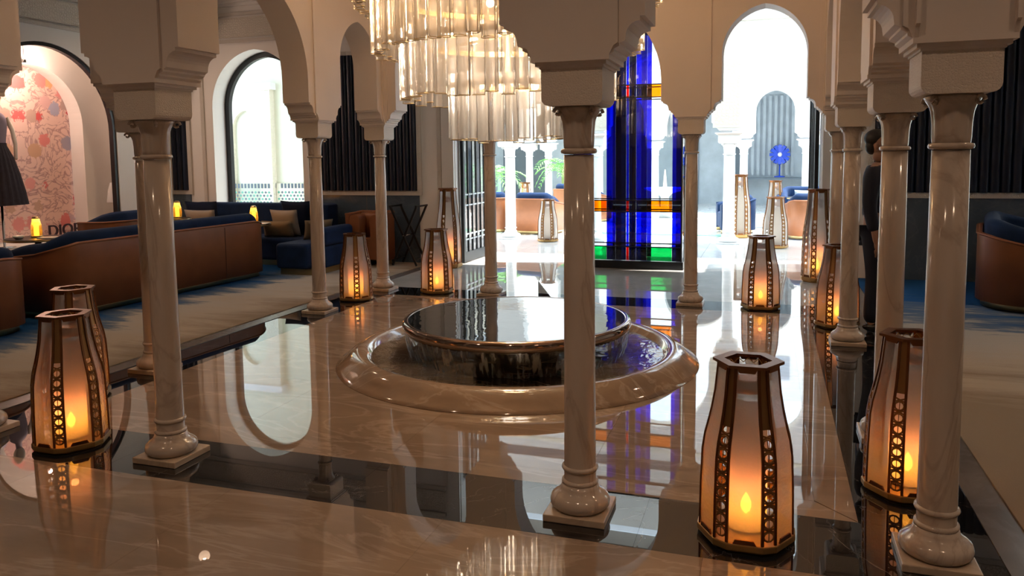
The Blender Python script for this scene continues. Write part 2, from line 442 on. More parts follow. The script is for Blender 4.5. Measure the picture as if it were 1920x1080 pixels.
def prof(extra=0.0):
    p = [(0.165, 1.975), (0.182, 1.985), (0.182, 1.995), (0.204, 2.006), (0.204, 2.016), (0.226, 2.026), (0.228, 2.04)]
    p += [(0.228 + 0.057 * (1 - math.cos(t)), 2.04 + 0.06 * math.sin(t)) for t in [PI / 2 * i / 6 for i in range(1, 7)]]
    p += [(0.285, 2.118), (0.305, 2.118)]
    return [(x, z * 1.0155) for x, z in p]
def arch_pts(c, w, zs, h, n=14):
    # pointed two-centred arch from right springing to left springing
    e = max((h * h - w * w) / (2 * w), 0.0); r = w + e
    a1 = math.atan2(h, e)
    R = [(c - e + r * math.cos(a1 * i / n), zs + r * math.sin(a1 * i / n)) for i in range(n + 1)]
    L = [(2 * c - x, z) for x, z in reversed(R[:-1])]
    return R + L
def arcade_outline(ax, ztop, big_zs=2.37, big_h=0.88, sm_zs=2.61, sm_h=0.47, out=0.2):
    P = prof()
    pts = [(ax[0] - out, ztop), (ax[0] - out, 2.09), (ax[0] - 0.165, 2.0056)]
    for i, a in enumerate(ax):
        if i > 0:
            pts += [(a - d, z) for d, z in reversed(P)]
            # (came down into this pier) continue along its underside
        if i < len(ax) - 1:
            b = ax[i + 1]; c = (a + b) / 2; w = (b - a) / 2 - 0.305
            pts += [(a + d, z) for d, z in P]
            zs, h = (big_zs, big_h) if w > 0.6 else (sm_zs, sm_h)
            pts += list(reversed(arch_pts(c, w, zs, h)))
        else:
            pts += [(a + 0.165, 2.0056), (a + out, 2.09), (a + out, ztop)]
    return pts
def arcade(name, ax, axis, pos, th, ztop, mat='plaster', pil=True, out=0.2, **kw):
    w = MB().prism(arcade_outline(ax, ztop, out=out, **kw), axis, pos - th / 2, pos + th / 2)
    o = struct(w.build(name, mat))
    if pil:
        for a in ax:
            for s in (-1, 1):
                b = MB(); t0 = pos + s * th / 2; t1 = t0 + s * 0.014
                lo, hi = min(t0, t1), max(t0, t1)
                q = [(a - 0.2, ztop), (a - 0.2, 2.05), (a - 0.182, 2.04), (a - 0.165, 2.006), (a + 0.165, 2.006), (a + 0.182, 2.04), (a + 0.2, 2.05), (a + 0.2, ztop)]
                b.prism(q, axis, lo, hi)
                b.build('pilaster_strip', mat, o)
    return o
TH = 0.30
struct(arcade('wall_arcade_front', XS, 'y', YS[0], TH, ZC), 'white plaster arcade wall of three arches on the viewer\'s side')
struct(arcade('wall_arcade_back', XS, 'y', YS[3], TH, ZC), 'white plaster arcade wall towards the glass screen')
for nm, x, lb in (('wall_arcade_left', XS[0], 'white plaster arcade wall beside the lounge sofas'), ('wall_arcade_right', XS[3], 'white plaster arcade wall beside the standing person')):
    struct(arcade(nm, YS, 'x', x, TH - 0.004, ZC, out=-0.16), lb)

# ---- room shell
def outline_with_openings(x0, x1, ztop, ops):
    pts = [(x0, ztop), (x0, 0)]
    for c, w, zs, h in ops:          # h None: flat head at zs
        if h is None: pts += [(c - w, 0), (c - w, zs), (c + w, zs), (c + w, 0)]
        else: pts += [(c - w, 0)] + list(reversed(arch_pts(c, w, zs, h))) + [(c + w, 0)]
    return pts + [(x1, 0), (x1, ztop)]
OPX0, OPX1 = -4.42, 0.62
far = MB().prism(outline_with_openings(XW - 0.3, XE + 0.3, ZC, [(-7.86, 0.84, 2.45, 0.9), ((OPX0 + OPX1) / 2, (OPX1 - OPX0) / 2, 4.0, None), (4.06, 0.84, 2.45, 0.9)]), 'y', YF, YF + 0.4)
wall_far = struct(far.build('wall_back', 'plaster_room'), 'pale hall wall with a tall opening to the sunny court')
NC, NW, NZ, NH = 8.39, 1.20, 2.06, 1.20
left = MB().prism(outline_with_openings(YB, YF, ZC, [(NC, NW, NZ, NH)]), 'x', XW - 0.12, XW)
wall_left = struct(left.build('wall_left', 'plaster_room'), 'pale hall wall with an arched display window')
struct(MB().box(XE, XE + 0.3, YB, YF, 0, ZC).build('wall_right', 'plaster_room'))
struct(MB().box(XW - 0.3, XE + 0.3, YB - 0.3, YB, 0, ZC).build('wall_front', 'plaster_room'))
ceil = struct(MB().box(XW - 0.3, XE + 0.3, YB - 0.3, YF + 0.4, ZC, ZC + 0.2).build('ceiling', 'ceiling_paint'))

# ---- frieze bands on the far and left walls
n_trim = 0
def trim(mb, mat, label=None):
    global n_trim
    n_trim += 1
    o = struct(mb.build('trim_%d' % n_trim, mat))
    if label: o['label'] = label
    return o
for x0, x1 in ((XW, OPX0 - 0.25), (OPX1 + 0.25, XE)):
    t = trim(MB().box(x0 + 0.03, x1, YF - 0.03, YF, 3.55, 3.86), 'carved_frieze', 'carved plaster frieze band')
    for z0, z1 in ((3.47, 3.52), (3.89, 3.94)): MB().box(x0 + 0.05, x1, YF - 0.045, YF, z0, z1).build('frieze_border', 'carved_trim', t)
    for z0, z1, d in ((4.04, 4.09, 0.05), (4.09, 4.17, 0.09), (4.24, 4.4, 0.16)): MB().box(x0 + 0.1, x1, YF - d, YF, z0, z1).build('cornice_step', 'plaster_room', t)
t = trim(MB().box(XW, XW + 0.03, YB, YF, 3.55, 3.86), 'carved_frieze', 'carved plaster frieze band')
for z0, z1 in ((3.47, 3.52), (3.89, 3.94)): MB().box(XW, XW + 0.045, YB, YF, z0, z1).build('frieze_border', 'carved_trim', t)

# ---- carved strips, dado and fluted silk panels on the far wall
def vstrip(x0, x1, z0, z1, mat='carved_trim'):
    return trim(MB().box(x0, x1, YF - 0.025, YF, z0, z1), mat)
flute = MB()
FL = 2.06
fw = 0.1165
fp = [(-fw / 2, 0)] + [(-fw / 2 * math.cos(t), -0.055 * math.sin(t) ** 0.8) for t in [PI * i / 8 for i in range(1, 8)]] + [(fw / 2, 0)]
vs = [(x, y, z) for z in (0, FL) for x, y in fp]; n = len(fp)
flute.add(vs, [(i, i + 1, i + 1 + n, i + n) for i in range(n - 1)], True)
flute.add([(x, y, FL) for x, y in fp], [tuple(range(n))]); flute.add([(x, y, 0) for x, y in fp], [tuple(reversed(range(n)))])
flute_me = flute.mesh('flute', 'panel_silk')
def silk_panel(x0, x1, label):
    p = thing('silk_wall_panel', label, 'wall panel', ((x0 + x1) / 2, YF, 1.10))
    MB().box(-(x1 - x0) / 2, (x1 - x0) / 2, -0.012, 0, 0, FL).build('backing', 'panel_silk', p)
    k = int(round((x1 - x0) / fw)); w = (x1 - x0) / k
    for i in range(k):
        o = link('flute', flute_me, p, loc=(-(x1 - x0) / 2 + w * (i + 0.5), -0.012, 0)); o.scale.x = w / fw
    fr = [(-(x1 - x0) / 2 - 0.07, -(x1 - x0) / 2, -0.07, FL + 0.06), ((x1 - x0) / 2, (x1 - x0) / 2 + 0.07, -0.07, FL + 0.06), (-(x1 - x0) / 2, (x1 - x0) / 2, -0.07, 0), (-(x1 - x0) / 2, (x1 - x0) / 2, FL, FL + 0.06)]
    for a, b, z0, z1 in fr: MB().box(a, b, -0.035, 0, z0, z1).build('carved_frame', 'carved_trim', p)
    d = trim(MB().box(x0 - 0.02, x1 + 0.02, YF - 0.02, YF, 0.0, 1.03), 'dado_marble', 'dark grey marble dado under a silk wall panel')
    nseg = max(1, int((x1 - x0) / 0.65))
    for i in range(1, nseg):
        xx = x0 + (x1 - x0) * i / nseg
        MB().box(xx - 0.003, xx + 0.003, YF - 0.022, YF - 0.019, 0.0, 1.03).build('joint', 'grout', d)
silk_panel(-9.54, -9.22, 'narrow navy fluted silk wall panel in the corner by the arched doorway')
silk_panel(-6.76, -5.03, 'wide navy fluted silk wall panel above the black folding stand')
silk_panel(1.23, 2.96, 'wide navy fluted silk wall panel behind the standing person')
for a, b in ((-8.92, -8.86), (-4.70, -4.64), (0.84, 0.90)):
    vstrip(a, b, 0.0, 3.46)
# white jamb pilasters of the big opening
for a, b in ((-4.62, -4.43), (0.63, 0.82)):
    trim(MB().box(a, b, YF - 0.05, YF, 0, 4.0), 'plaster_room')

# ---- black arched frame in the far-wall doorway and in the display window
def arch_ring(c, w, zs, h, t, n=16):
    O = [(c + w, 0.0)] + arch_pts(c, w, zs, h, n) + [(c - w, 0.0)]
    I = [(c + w - t, 0.0)] + arch_pts(c, w - t, zs, h - t, n) + [(c - w + t, 0.0)]
    return O, I
def ring_mesh(O, I, axis, t0, t1):
    def P(a, b, t): return (a, t, b) if axis == 'y' else (t, a, b)
    mb = MB(); n = len(O)
    for i in range(n - 1):
        q = [O[i], O[i + 1], I[i + 1], I[i]]
        vs = [P(a, b, t0) for a, b in q] + [P(a, b, t1) for a, b in q]
        mb.add(vs, [(0, 1, 2, 3), (7, 6, 5, 4), (0, 4, 5, 1), (3, 2, 6, 7)])
    return mb
struct(ring_mesh(*arch_ring(-7.86, 0.837, 2.45, 0.897, 0.085), 'y', YF + 0.30, YF + 0.38).build('door_1', 'black_wood'), 'black painted arched door frame')
struct(ring_mesh(*arch_ring(NC, NW - 0.003, NZ, NH - 0.003, 0.05), 'x', XW - 0.10, XW - 0.02).build('window_1', 'black_wood'), 'black arched frame of the display window')

# ================================================================== FLOOR
fl = struct(MB().box(XW - 0.3, XE + 0.3, YB, YF + 0.4, -0.10, -0.012).build('floor', 'grout'))
BX0, BX1, BY0, BY1 = -4.24, 0.39, 3.55, 8.14       # inner edge of the black band
OX0, OX1, OY0, OY1 = -4.70, 0.89, 3.05, 8.64       # outer edge
G = 0.0005
def tile(x0, x1, y0, y1, mat, name='tile', top=0.0):
    return MB().box(x0 + G, x1 - G, y0 + G, y1 - G, -0.03, top).build(name, mat, fl)
IB = 0.17                                          # mitred border strip inside the band
ix0, ix1, iy0, iy1 = BX0 + IB, BX1 - IB, BY0 + IB, BY1 - IB
for q in ([(BX0, BY0), (BX1, BY0), (ix1, iy0), (ix0, iy0)], [(BX1, BY0), (BX1, BY1), (ix1, iy1), (ix1, iy0)], [(BX1, BY1), (BX0, BY1), (ix0, iy1), (ix1, iy1)], [(BX0, BY1), (BX0, BY0), (ix0, iy0), (ix0, iy1)]):
    cxq = sum(p[0] for p in q) / 4; cyq = sum(p[1] for p in q) / 4
    q = [(p[0] + (cxq - p[0]) * 0.0012, p[1] + (cyq - p[1]) * 0.003) for p in q]
    MB().prism(q, 'z', -0.03, 0.0).build('border_strip', 'floor_beige', fl)
NX = 4
for i in range(NX):
    for j in range(NX):
        tile(ix0 + (ix1 - ix0) * i / NX, ix0 + (ix1 - ix0) * (i + 1) / NX, iy0 + (iy1 - iy0) * j / NX, iy0 + (iy1 - iy0) * (j + 1) / NX, 'floor_beige')
for i in range(4):
    a, b = OX0 + (OX1 - OX0) * i / 4, OX0 + (OX1 - OX0) * (i + 1) / 4
    tile(a, b, OY0, BY0, 'floor_black', 'black_slab'); tile(a, b, BY1, OY1, 'floor_black', 'black_slab')
    a, b = BY0 + (BY1 - BY0) * i / 4, BY0 + (BY1 - BY0) * (i + 1) / 4
    tile(OX0, BX0, a, b, 'floor_black', 'black_slab'); tile(BX1, OX1, a, b, 'floor_black', 'black_slab')
for i in range(5):
    a, b = OX0 + (OX1 - OX0) * i / 5, OX0 + (OX1 - OX0) * (i + 1) / 5
    for j in range(5):
        tile(a, b, OY0 - 1.2 * (j + 1), OY0 - 1.2 * j, 'floor_beige')
    for y0, y1 in ((OY1, OY1 + 0.74), (OY1 + 0.74, OY1 + 1.48), (OY1 + 1.48, YF + 0.4)):
        tile(a, b, y0, y1, 'floor_grey')
# stone kerbs and carpets of the two side aisles
for x0, x1 in ((OX0 - 0.15, OX0), (OX1, OX1 + 0.15)):
    for j in range(7):
        y0 = -1.0 + j * 1.64
        tile(x0, x1, y0, min(y0 + 1.64, YF), 'strip_stone', 'kerb_slab', 0.004)
cw = tag(MB().box(XW + 0.01, OX0 - 0.15, YB, YF - 0.03, -0.011, 0.012).build('carpet', 'carpet_west'), 'sand and blue brushed-pattern carpet under the curved leather sofas', 'carpet')
ce = tag(MB().box(OX1 + 0.15, XE - 0.01, YB, YF - 0.03, -0.011, 0.012).build('carpet', 'carpet_east'), 'sand and bright blue brushed-pattern carpet behind the standing person', 'carpet')

# ---- recessed downlights of the hall ceiling
dl = MB().lathe([(0.022, -0.006), (0.020, -0.002)], 16).mesh('lens', 'downlight')
dr = MB().lathe([(0.024, -0.002), (0.026, -0.010), (0.045, -0.010), (0.048, 0.0)], 20, cap=False).mesh('rim', 'brass')
n_down = [0]
def downlight(x, y, power, size=2.3, col=(1.0, 0.67, 0.44)):
    t = thing('recessed_downlight', 'small round recessed downlight in the hall ceiling', 'downlight', (x, y, ZC), 0, 'ceiling downlights')
    link('lens', dl, t); link('rim', dr, t)
    n_down[0] += 1; nm = 'downlight_lamp_%d_offscreen' % n_down[0]
    L = bpy.data.lights.new(nm, 'SPOT'); L.energy = power; L.color = col; L.spot_size = size; L.spot_blend = 0.9; L.shadow_soft_size = 0.08
    o = bpy.data.objects.new(nm, L); COL.objects.link(o); o.parent = t; o.location = (0, 0, -0.05)
for x, y in ((-7.2, 4.4), (-7.2, 7.2), (-8.0, 9.2), (2.6, 4.4), (2.6, 7.6), (-3.8, 0.9), (-0.9, 0.9), (1.8, 0.9)):
    downlight(x, y, 62)

# ================================================================== COLUMNS
def make_column(shaft_mat='column_marble', plinth='plinth_marble', stone='carved_stone'):
    t = thing('marble_column', 'marble column', 'column', kind='thing')
    MB().box(-0.1375, 0.1375, -0.1375, 0.1375, 0, 0.032).build('plinth', plinth, t, bevel=0.004)
    pr = [(0.100, 0.032), (0.120, 0.036), (0.132, 0.050), (0.134, 0.066), (0.128, 0.084), (0.112, 0.098), (0.096, 0.108), (0.086, 0.122), (0.081, 0.140)]
    MB().lathe(pr, 40).build('torus_base', shaft_mat, t)
    for z in (0.150, 0.212):
        MB().lathe([(0.070, z - 0.012), (0.078, z - 0.010), (0.082, z - 0.002), (0.080, z + 0.006), (0.070, z + 0.010)], 36, cap=False).build('base_ring', shaft_mat, t)
    MB().lathe([(0.076, 0.138), (0.0715, 0.155), (0.0715, 0.215), (0.070, 0.40), (0.068, 1.0), (0.065, 1.58)], 36).build('shaft', shaft_mat, t)
    MB().lathe([(0.062, 1.582), (0.076, 1.586), (0.079, 1.594), (0.076, 1.603), (0.062, 1.607)], 36, cap=False).build('neck_ring', shaft_mat, t)
    fl_ = lambda a, z: 1 + 0.045 * abs(math.cos(6 * a)) * (1 if 1.62 < z < 1.745 else 0)
    MB().lathe([(0.064, 1.60), (0.0645, 1.625), (0.066, 1.68), (0.070, 1.72), (0.077, 1.742), (0.090, 1.758), (0.098, 1.772), (0.090, 1.780)], 72, mod=fl_).build('fluted_capital', shaft_mat, t)
    sp = [(0.014 + 0.060 + 0.019 * (1 - 0.6 * k / 10) * math.cos(k * 0.62) * 0.707, 0.014 + 0.060 + 0.019 * (1 - 0.6 * k / 10) * math.cos(k * 0.62) * 0.707, 1.757 + 0.019 * (1 - 0.6 * k / 10) * math.sin(k * 0.62)) for k in range(11)]
    vme = MB().tube(sp, 0.008, 6).mesh('volute_scroll', shaft_mat)
    for k in range(4): link('volute_scroll', vme, t, rz=PI / 2 * k)
    bl = [(-0.13, 1.930), (-0.13, 1.81)] + arc(-0.098, 1.812, 0.032, PI, 1.5 * PI, 4)[1:] + arc(0.098, 1.812, 0.032, 1.5 * PI, 2 * PI, 4) + [(0.13, 1.930)]
    MB().prism(bl, 'y', -0.13, 0.13).build('impost_block', stone, t)
    co = MB()
    for z0, z1, w in ((1.930, 1.940, 0.136), (1.940, 1.955, 0.150), (1.955, 1.975, 0.165)): co.box(-w, w, -w, w, z0, z1)
    co.build('cornice', 'plaster', t)
    return t
COLUMNS = [
    (0, 0, 'marble column at the arcade corner, beside the nearer brown sofa'),
    (1, 0, 'marble column on the black floor band beside two amber lanterns'),
    (2, 0, 'dark silhouetted marble column standing in front of the round fountain'),
    (3, 0, 'marble column at the arcade corner between two glowing lanterns, against the sand carpet'),
    (0, 1, 'marble column behind two amber lanterns at the edge of the lounge carpet'),
    (0, 2, 'mottled marble column in front of the navy seat end'),
    (0, 3, 'marble column in front of the orange leather armchair by the folding stand'),
    (1, 3, 'pale marble column beside the open iron-barred door leaf'),
    (2, 3, 'slim grey marble column in front of the blue stained glass screen'),
    (3, 3, 'marble corner column beside the tall lantern at the court opening'),
    (3, 2, 'marble column standing directly in front of the person in black'),
    (3, 1, 'marble column rising behind a half-hidden lantern on the black band'),
]
proto = make_column()
for k, (i, j, lb) in enumerate(COLUMNS):
    o = place(proto, k == 0, (XS[i], YS[j], 0), 0, lb, 'marble columns of the indoor arcade'); o.scale.z = 1.0155

# ================================================================== LANTERNS
LR, LH, CH = 0.203, 0.70, 0.16
LEV = [(0.0, 1.0), (0.25, 0.985), (0.47, 0.955), (0.56, 0.905), (0.64, 0.83), (0.72, 0.765), (0.83, 0.695), (1.0, 0.635)]
def lev(f):
    for (a, ra), (b, rb) in zip(LEV, LEV[1:]):
        if f <= b + 1e-9: return ra + (rb - ra) * (f - a) / (b - a)
    return LEV[-1][1]
def lantern_meshes():
    z0 = 0.042
    M = {}
    # hexagonal slab with cut corners
    hexa = []
    for k in range(6):
        a = PI / 3 * k; R = 0.214
        for s in (-1, 1):
            hexa.append(((1 - 0.5 * CH) * R * math.cos(a) - s * 0.866 * CH * R * math.sin(a), (1 - 0.5 * CH) * R * math.sin(a) + s * 0.866 * CH * R * math.cos(a)))
    sl = MB().prism(hexa, 'z', 0.012, 0.042); sl.prism([(x * 0.9, y * 0.9) for x, y in hexa], 'z', 0.0, 0.012)
    M['slab'] = sl.mesh('base_slab', 'lantern_base')
    # one glass pane, facing angle 30 deg (middle of a hexagon side)
    p = MB(); vs = []; R = LR * 0.985
    for f, r in LEV:
        for s in (1, -1):
            a0 = PI / 6 - s * PI / 6; dx, dy = math.cos(a0), math.sin(a0)
            a1 = PI / 6 + s * PI / 6; ex, ey = math.cos(a1), math.sin(a1)
            vs.append((R * r * (dx + CH * (ex - dx)), R * r * (dy + CH * (ey - dy)), z0 + LH * f))
    p.add(vs, [(2 * i, 2 * i + 1, 2 * i + 3, 2 * i + 2) for i in range(len(LEV) - 1)], True)
    M['pane'] = p.mesh('glass_pane', 'lantern_glass', fix=False)
    # one lattice corner panel, at angle 0
    q = MB()
    X = lambda f: (1 - 0.5 * CH) * LR * lev(f); Yh = lambda f: 0.866 * CH * LR * lev(f)
    for s in (-1, 1):
        q = MB(); pts = [(X(f), s * Yh(f), z0 + LH * f) for f, r in LEV]
        for a, b in zip(pts, pts[1:]): q.bar(a, b, 0.0075, 0.011)
        M['rail%d' % s] = q.mesh('corner_rail', 'copper_dark')
    q = MB(); N = 8; f0, f1 = 0.015, 0.62
    for i in range(N):
        fa = f0 + (f1 - f0) * i / N; fb = f0 + (f1 - f0) * (i + 1) / N; fm = (fa + fb) / 2
        ring = []
        for k in range(10):
            t = 2 * PI * k / 10; f = fm + (fb - fa) * 0.36 * math.sin(t)
            ring.append((X(f), Yh(f) * 0.80 * math.cos(t), z0 + LH * f))
        q.tube(ring, 0.0046, 4, closed=True)
        q.bar((X(fm - (fb - fa) * .33), 0, z0 + LH * (fm - (fb - fa) * .33)), (X(fm + (fb - fa) * .33), 0, z0 + LH * (fm + (fb - fa) * .33)), 0.003, 0.003)
        for s in (-1, 1):
            g = fb - (fb - fa) * 0.14; h = fb + (fb - fa) * 0.14
            q.bar((X(g), s * Yh(g) * 0.8, z0 + LH * g), (X(h), -s * Yh(h) * 0.8, z0 + LH * h), 0.005, 0.006)
    up = [(X(f) - 0.002, s * Yh(f) * 0.9, z0 + LH * f) for f in (0.66, 0.74, 0.85, 1.0) for s in (-1, 1)]
    q.add(up, [(2 * i, 2 * i + 1, 2 * i + 3, 2 * i + 2) for i in range(3)])
    M['lattice'] = q.mesh('corner_lattice', 'brass_dark')
    # top plate: hexagonal ring
    tp = MB(); zt = z0 + LH
    for k in range(6):
        a0, a1 = PI / 3 * k, PI / 3 * (k + 1); Ro, Ri = LR * 0.70, LR * 0.47
        c = [(r * math.cos(a), r * math.sin(a)) for r, a in ((Ro, a0), (Ro, a1), (Ri, a1), (Ri, a0))]
        tp.add([(x, y, z) for z in (zt, zt + 0.012) for x, y in c], [(3, 2, 1, 0), (4, 5, 6, 7), (0, 1, 5, 4), (2, 3, 7, 6)])
    M['top'] = tp.mesh('top_plate', 'copper_dark')
    gr = MB(); ns = 24
    for k in range(ns):
        a0, a1 = 2 * PI * k / ns, 2 * PI * (k + 1) / ns
        za, zb = (zt - 0.022, zt - 0.002) if k % 2 else (zt - 0.002, zt - 0.022)
        gr.bar((LR * 0.405 * math.cos(a0), LR * 0.405 * math.sin(a0), za), (LR * 0.405 * math.cos(a1), LR * 0.405 * math.sin(a1), zb), 0.003, 0.003)
    M['grille'] = gr.mesh('top_grille', 'brass')
    # clips that hold a pane, bottom and top
    for kk, (f, w0, w1, zz) in enumerate(((0.0, 0.046, 0.036, 0.018), (1.0, 0.040, 0.030, -0.018))):
        cl = MB()
        R = LR * lev(f) * 0.866 + 0.001; z = z0 + LH * f; ca, sa = math.cos(PI / 6), math.sin(PI / 6)
        c = [(-w0, z), (w0, z), (w1, z + zz), (-w1, z + zz)]
        vs = [((R + d) * ca - u * sa, (R + d) * sa + u * ca, h) for d in (0, 0.006) for u, h in c]
        cl.add(vs, [(0, 1, 2, 3), (7, 6, 5, 4), (0, 4, 5, 1), (1, 5, 6, 2), (2, 6, 7, 3), (3, 7, 4, 0)])
        M['clip%d' % kk] = cl.mesh('pane_clip', 'copper_dark')
    M['cyl'] = MB().lathe([(0.084, z0 + 0.004), (0.084, 0.30), (0.080, 0.60)], 32, cap=False).mesh('frosted_cylinder', 'frosted_white')
    M['cap'] = MB().lathe([(0.062, 0.622), (0.062, 0.672), (0.052, 0.676)], 28).mesh('candle_cap', 'amber_cap')
    M['plate'] = MB().lathe([(0.085, z0 + 0.001), (0.085, z0 + 0.006), (0.04, z0 + 0.012), (0.028, z0 + 0.05)], 24).mesh('candle_plate', 'amber_cap')
    M['flame'] = MB().lathe([(0.005, 0.095), (0.017, 0.108), (0.023, 0.126), (0.021, 0.146), (0.011, 0.168), (0.001, 0.186)], 12).mesh('flame', 'flame')
    return M
LM = lantern_meshes()
def make_lantern(power):
    t = thing('floor_lantern', 'lantern', 'lantern')
    link('base_slab', LM['slab'], t, bevel=0.005)
    for k in range(6):
        r = PI / 3 * k
        link('glass_pane', LM['pane'], t, rz=r)
        link('corner_rail', LM['rail-1'], t, rz=r); link('corner_rail', LM['rail1'], t, rz=r); link('corner_lattice', LM['lattice'], t, rz=r)
        link('pane_clip', LM['clip0'], t, rz=r); link('pane_clip', LM['clip1'], t, rz=r)
    link('top_plate', LM['top'], t); link('top_grille', LM['grille'], t)
    c = link('frosted_cylinder', LM['cyl'], t); link('candle_cap', LM['cap'], c)
    link('candle_plate', LM['plate'], t); link('flame', LM['flame'], t)
    L = bpy.data.lights.new('candle_light', 'POINT'); L.energy = power; L.color = (1.0, 0.27, 0.075); L.shadow_soft_size = 0.02
    o = bpy.data.objects.new('candle_light', L); COL.objects.link(o); o.parent = t; o.location = (0, 0, 0.23)
    return t
LPOW = 0.62
lan = make_lantern(LPOW)
bx, by = (XS[2] + XS[3]) / 2, (YS[0] + YS[1]) / 2
bx2, by2 = (XS[0] + XS[1]) / 2, (YS[2] + YS[3]) / 2
LANTERNS = [
    (bx, YS[0], 0, 1, 'large glowing hexagonal lantern standing alone before the fountain pool on the black band'),
    (XS[3], by - 0.02, 0.12, 1, 'glowing lantern half hidden by a corner column beside the sand carpet'),
    (bx2, YS[0], 0, 1, 'amber lit lantern in front of another lantern, next to the brown sofas'),
    (XS[0], by, 0.1, 1, 'amber lit lantern standing behind another lantern, against the lounge carpet'),
    (XS[0], by2 + 0.05, 0.05, 1, 'glowing lantern between two columns in front of the orange armchair'),
    (bx2, YS[3] + 0.03, PI / 6, 1, 'lantern by the pale column near the black folding stand'),
    (bx, YS[3], 0, 1, 'lantern in front of the bright court opening, with pale upper glass'),
    (XS[3] - 0.03, by2, 0.1, 1, 'lantern half hidden behind the column of the person in black'),
    (-4.42, 10.40, 0.45, 1.53, 'tall slender lantern against the white door jamb beside the folding stand'),
    (0.575, 10.36, 0.25, 1.53, 'tall slender lantern at the jamb of the court opening'),
]
for k, (x, y, rz, sz, lb) in enumerate(LANTERNS):
    o = place(lan, k == 0, (x, y, 0), rz, lb, 'candle lanterns between the columns')
    o.scale = (1, 1, 1) if sz == 1 else (0.96, 0.96, sz)

# ================================================================== FOUNTAIN
ft = thing('round_fountain', 'round marble fountain with an overflowing dark metal dish', 'fountain', (CX, CY, 0))
bp = [(1.42, 0.0), (1.42, 0.004), (1.385, 0.022), (1.345, 0.060), (1.305, 0.092), (1.265, 0.112), (1.235, 0.120), (1.205, 0.118), (1.175, 0.100), (1.145, 0.060), (1.12, 0.030), (0.02, 0.030)]
MB().lathe(bp, 128).build('marble_basin', 'fountain_marble', ft)
pw = MB().lathe([(1.15, 0.066), (0.003, 0.066)], 96, cap=False); pw.build('pool_water', 'water', ft)
MB().lathe([(0.34, 0.03), (0.34, 0.18), (0.50, 0.21)], 48).build('pedestal', 'pool_dark', ft)
dish = MB().lathe([(0.30, 0.20), (0.60, 0.215), (0.80, 0.236), (0.858, 0.242)], 96, cap=False).build('dish', 'pool_dark', ft)
MB().lathe([(0.850, 0.240), (0.880, 0.244), (0.900, 0.262), (0.906, 0.292), (0.899, 0.320), (0.880, 0.331), (0.862, 0.3315), (0.850, 0.322)], 128, cap=False).build('metal_rim', 'disc_rim', dish)
MB().lathe([(0.866, 0.3285), (0.003, 0.3285)], 128, cap=False).build('water_sheet', 'water_disc', dish)
cur_me = bpy.data.meshes.new('water_curtain')
vv = []; ff = []; NS = 128
for j, (r, z) in enumerate([(0.895, 0.256), (0.885, 0.20), (0.868, 0.13), (0.845, 0.067)]):
    for k in range(NS + 1):
        a = 2 * PI * k / NS
        w = r * (1 + 0.004 * math.sin(19 * a) * j)
        vv.append((w * math.cos(a), w * math.sin(a), z))
for j in range(3):
    for k in range(NS): ff.append((j * (NS + 1) + k, j * (NS + 1) + k + 1, (j + 1) * (NS + 1) + k + 1, (j + 1) * (NS + 1) + k))
cur_me.from_pydata(vv, [], ff)
uvl = cur_me.uv_layers.new(name='uv')
for lp in cur_me.loops:
    i = lp.vertex_index; uvl.data[lp.index].uv = ((i % (NS + 1)) / NS, (i // (NS + 1)) / 3)
cur_me.polygons.foreach_set('use_smooth', [True] * len(ff))
cur_me.materials.append(MATS['water_fall'])
link('water_curtain', cur_me, ft)

# ================================================================== CHANDELIER
ch = thing('glass_chandelier', 'tiered glass tube chandelier hanging above the round fountain', 'chandelier', (-1.95, CY, 0))
def tri_tube(r, h):
    mb = MB(); sec = []
    for k in range(3):
        a = 2 * PI * k / 3
        for d in (-0.30, 0.0, 0.30): sec.append((r * math.cos(a + d) * (1.0 if d == 0 else 0.93), r * math.sin(a + d) * (1.0 if d == 0 else 0.93)))
    n = len(sec); vs = [(x, y, z) for z in (0, h) for x, y in sec]
    mb.add(vs, [(i, (i + 1) % n, (i + 1) % n + n, i + n) for i in range(n)], True)
    return mb.mesh('glass_tube', 'tube_glass'), sec
TIERS = [(0.42, 1.73, 0.50), (0.79, 2.04, 0.52), (1.00, 2.39, 0.52), (1.13, 2.74, 0.62)]
tube_r = 0.052
for R, zb, h in TIERS:
    me, sec = tri_tube(tube_r, h)
    rim = MB().tube([(x, y, 0.003) for x, y in sec], 0.0022, 4, closed=True).mesh('tube_rim', 'brass')
    nt_ = int(2 * PI * R / 0.098)
    for k in range(nt_):
        a = 2 * PI * (k + 0.5 * random.random() * 0.2) / nt_
        dz = random.choice((0, 0, 0.015, -0.02))
        o = link('glass_tube', me, ch, loc=(R * math.cos(a), R * math.sin(a), zb + dz), rz=a + (PI if k % 2 else 0))
        link('tube_rim', rim, o)
    MB().lathe([(R - 0.055, zb + h - 0.10), (R - 0.055, zb + h - 0.055)], 72, cap=False).build('brass_band', 'brass', ch)
    for k in range(6):
        a = PI / 3 * k + R
        MB().bar((0.03 * math.cos(a), 0.03 * math.sin(a), zb + h - 0.03), ((R - 0.055) * math.cos(a), (R - 0.055) * math.sin(a), zb + h - 0.08), 0.012, 0.02).build('spoke', 'brass', ch)
MB().lathe([(0.025, 2.0), (0.025, ZC - 0.03), (0.16, ZC - 0.03), (0.17, ZC)], 24).build('stem', 'brass', ch)
bulb_me = MB().sphere((0, 0, 0), 0.035, 12, 8).mesh('bulb', 'bulb')
for R, z, k0 in ((0.22, 2.15, 4), (0.45, 2.55, 6), (0.65, 2.90, 8), (0.8, 3.12, 8)):
    for k in range(k0):
        a = 2 * PI * k / k0 + z
        link('bulb', bulb_me, ch, loc=(R * math.cos(a), R * math.sin(a), z))
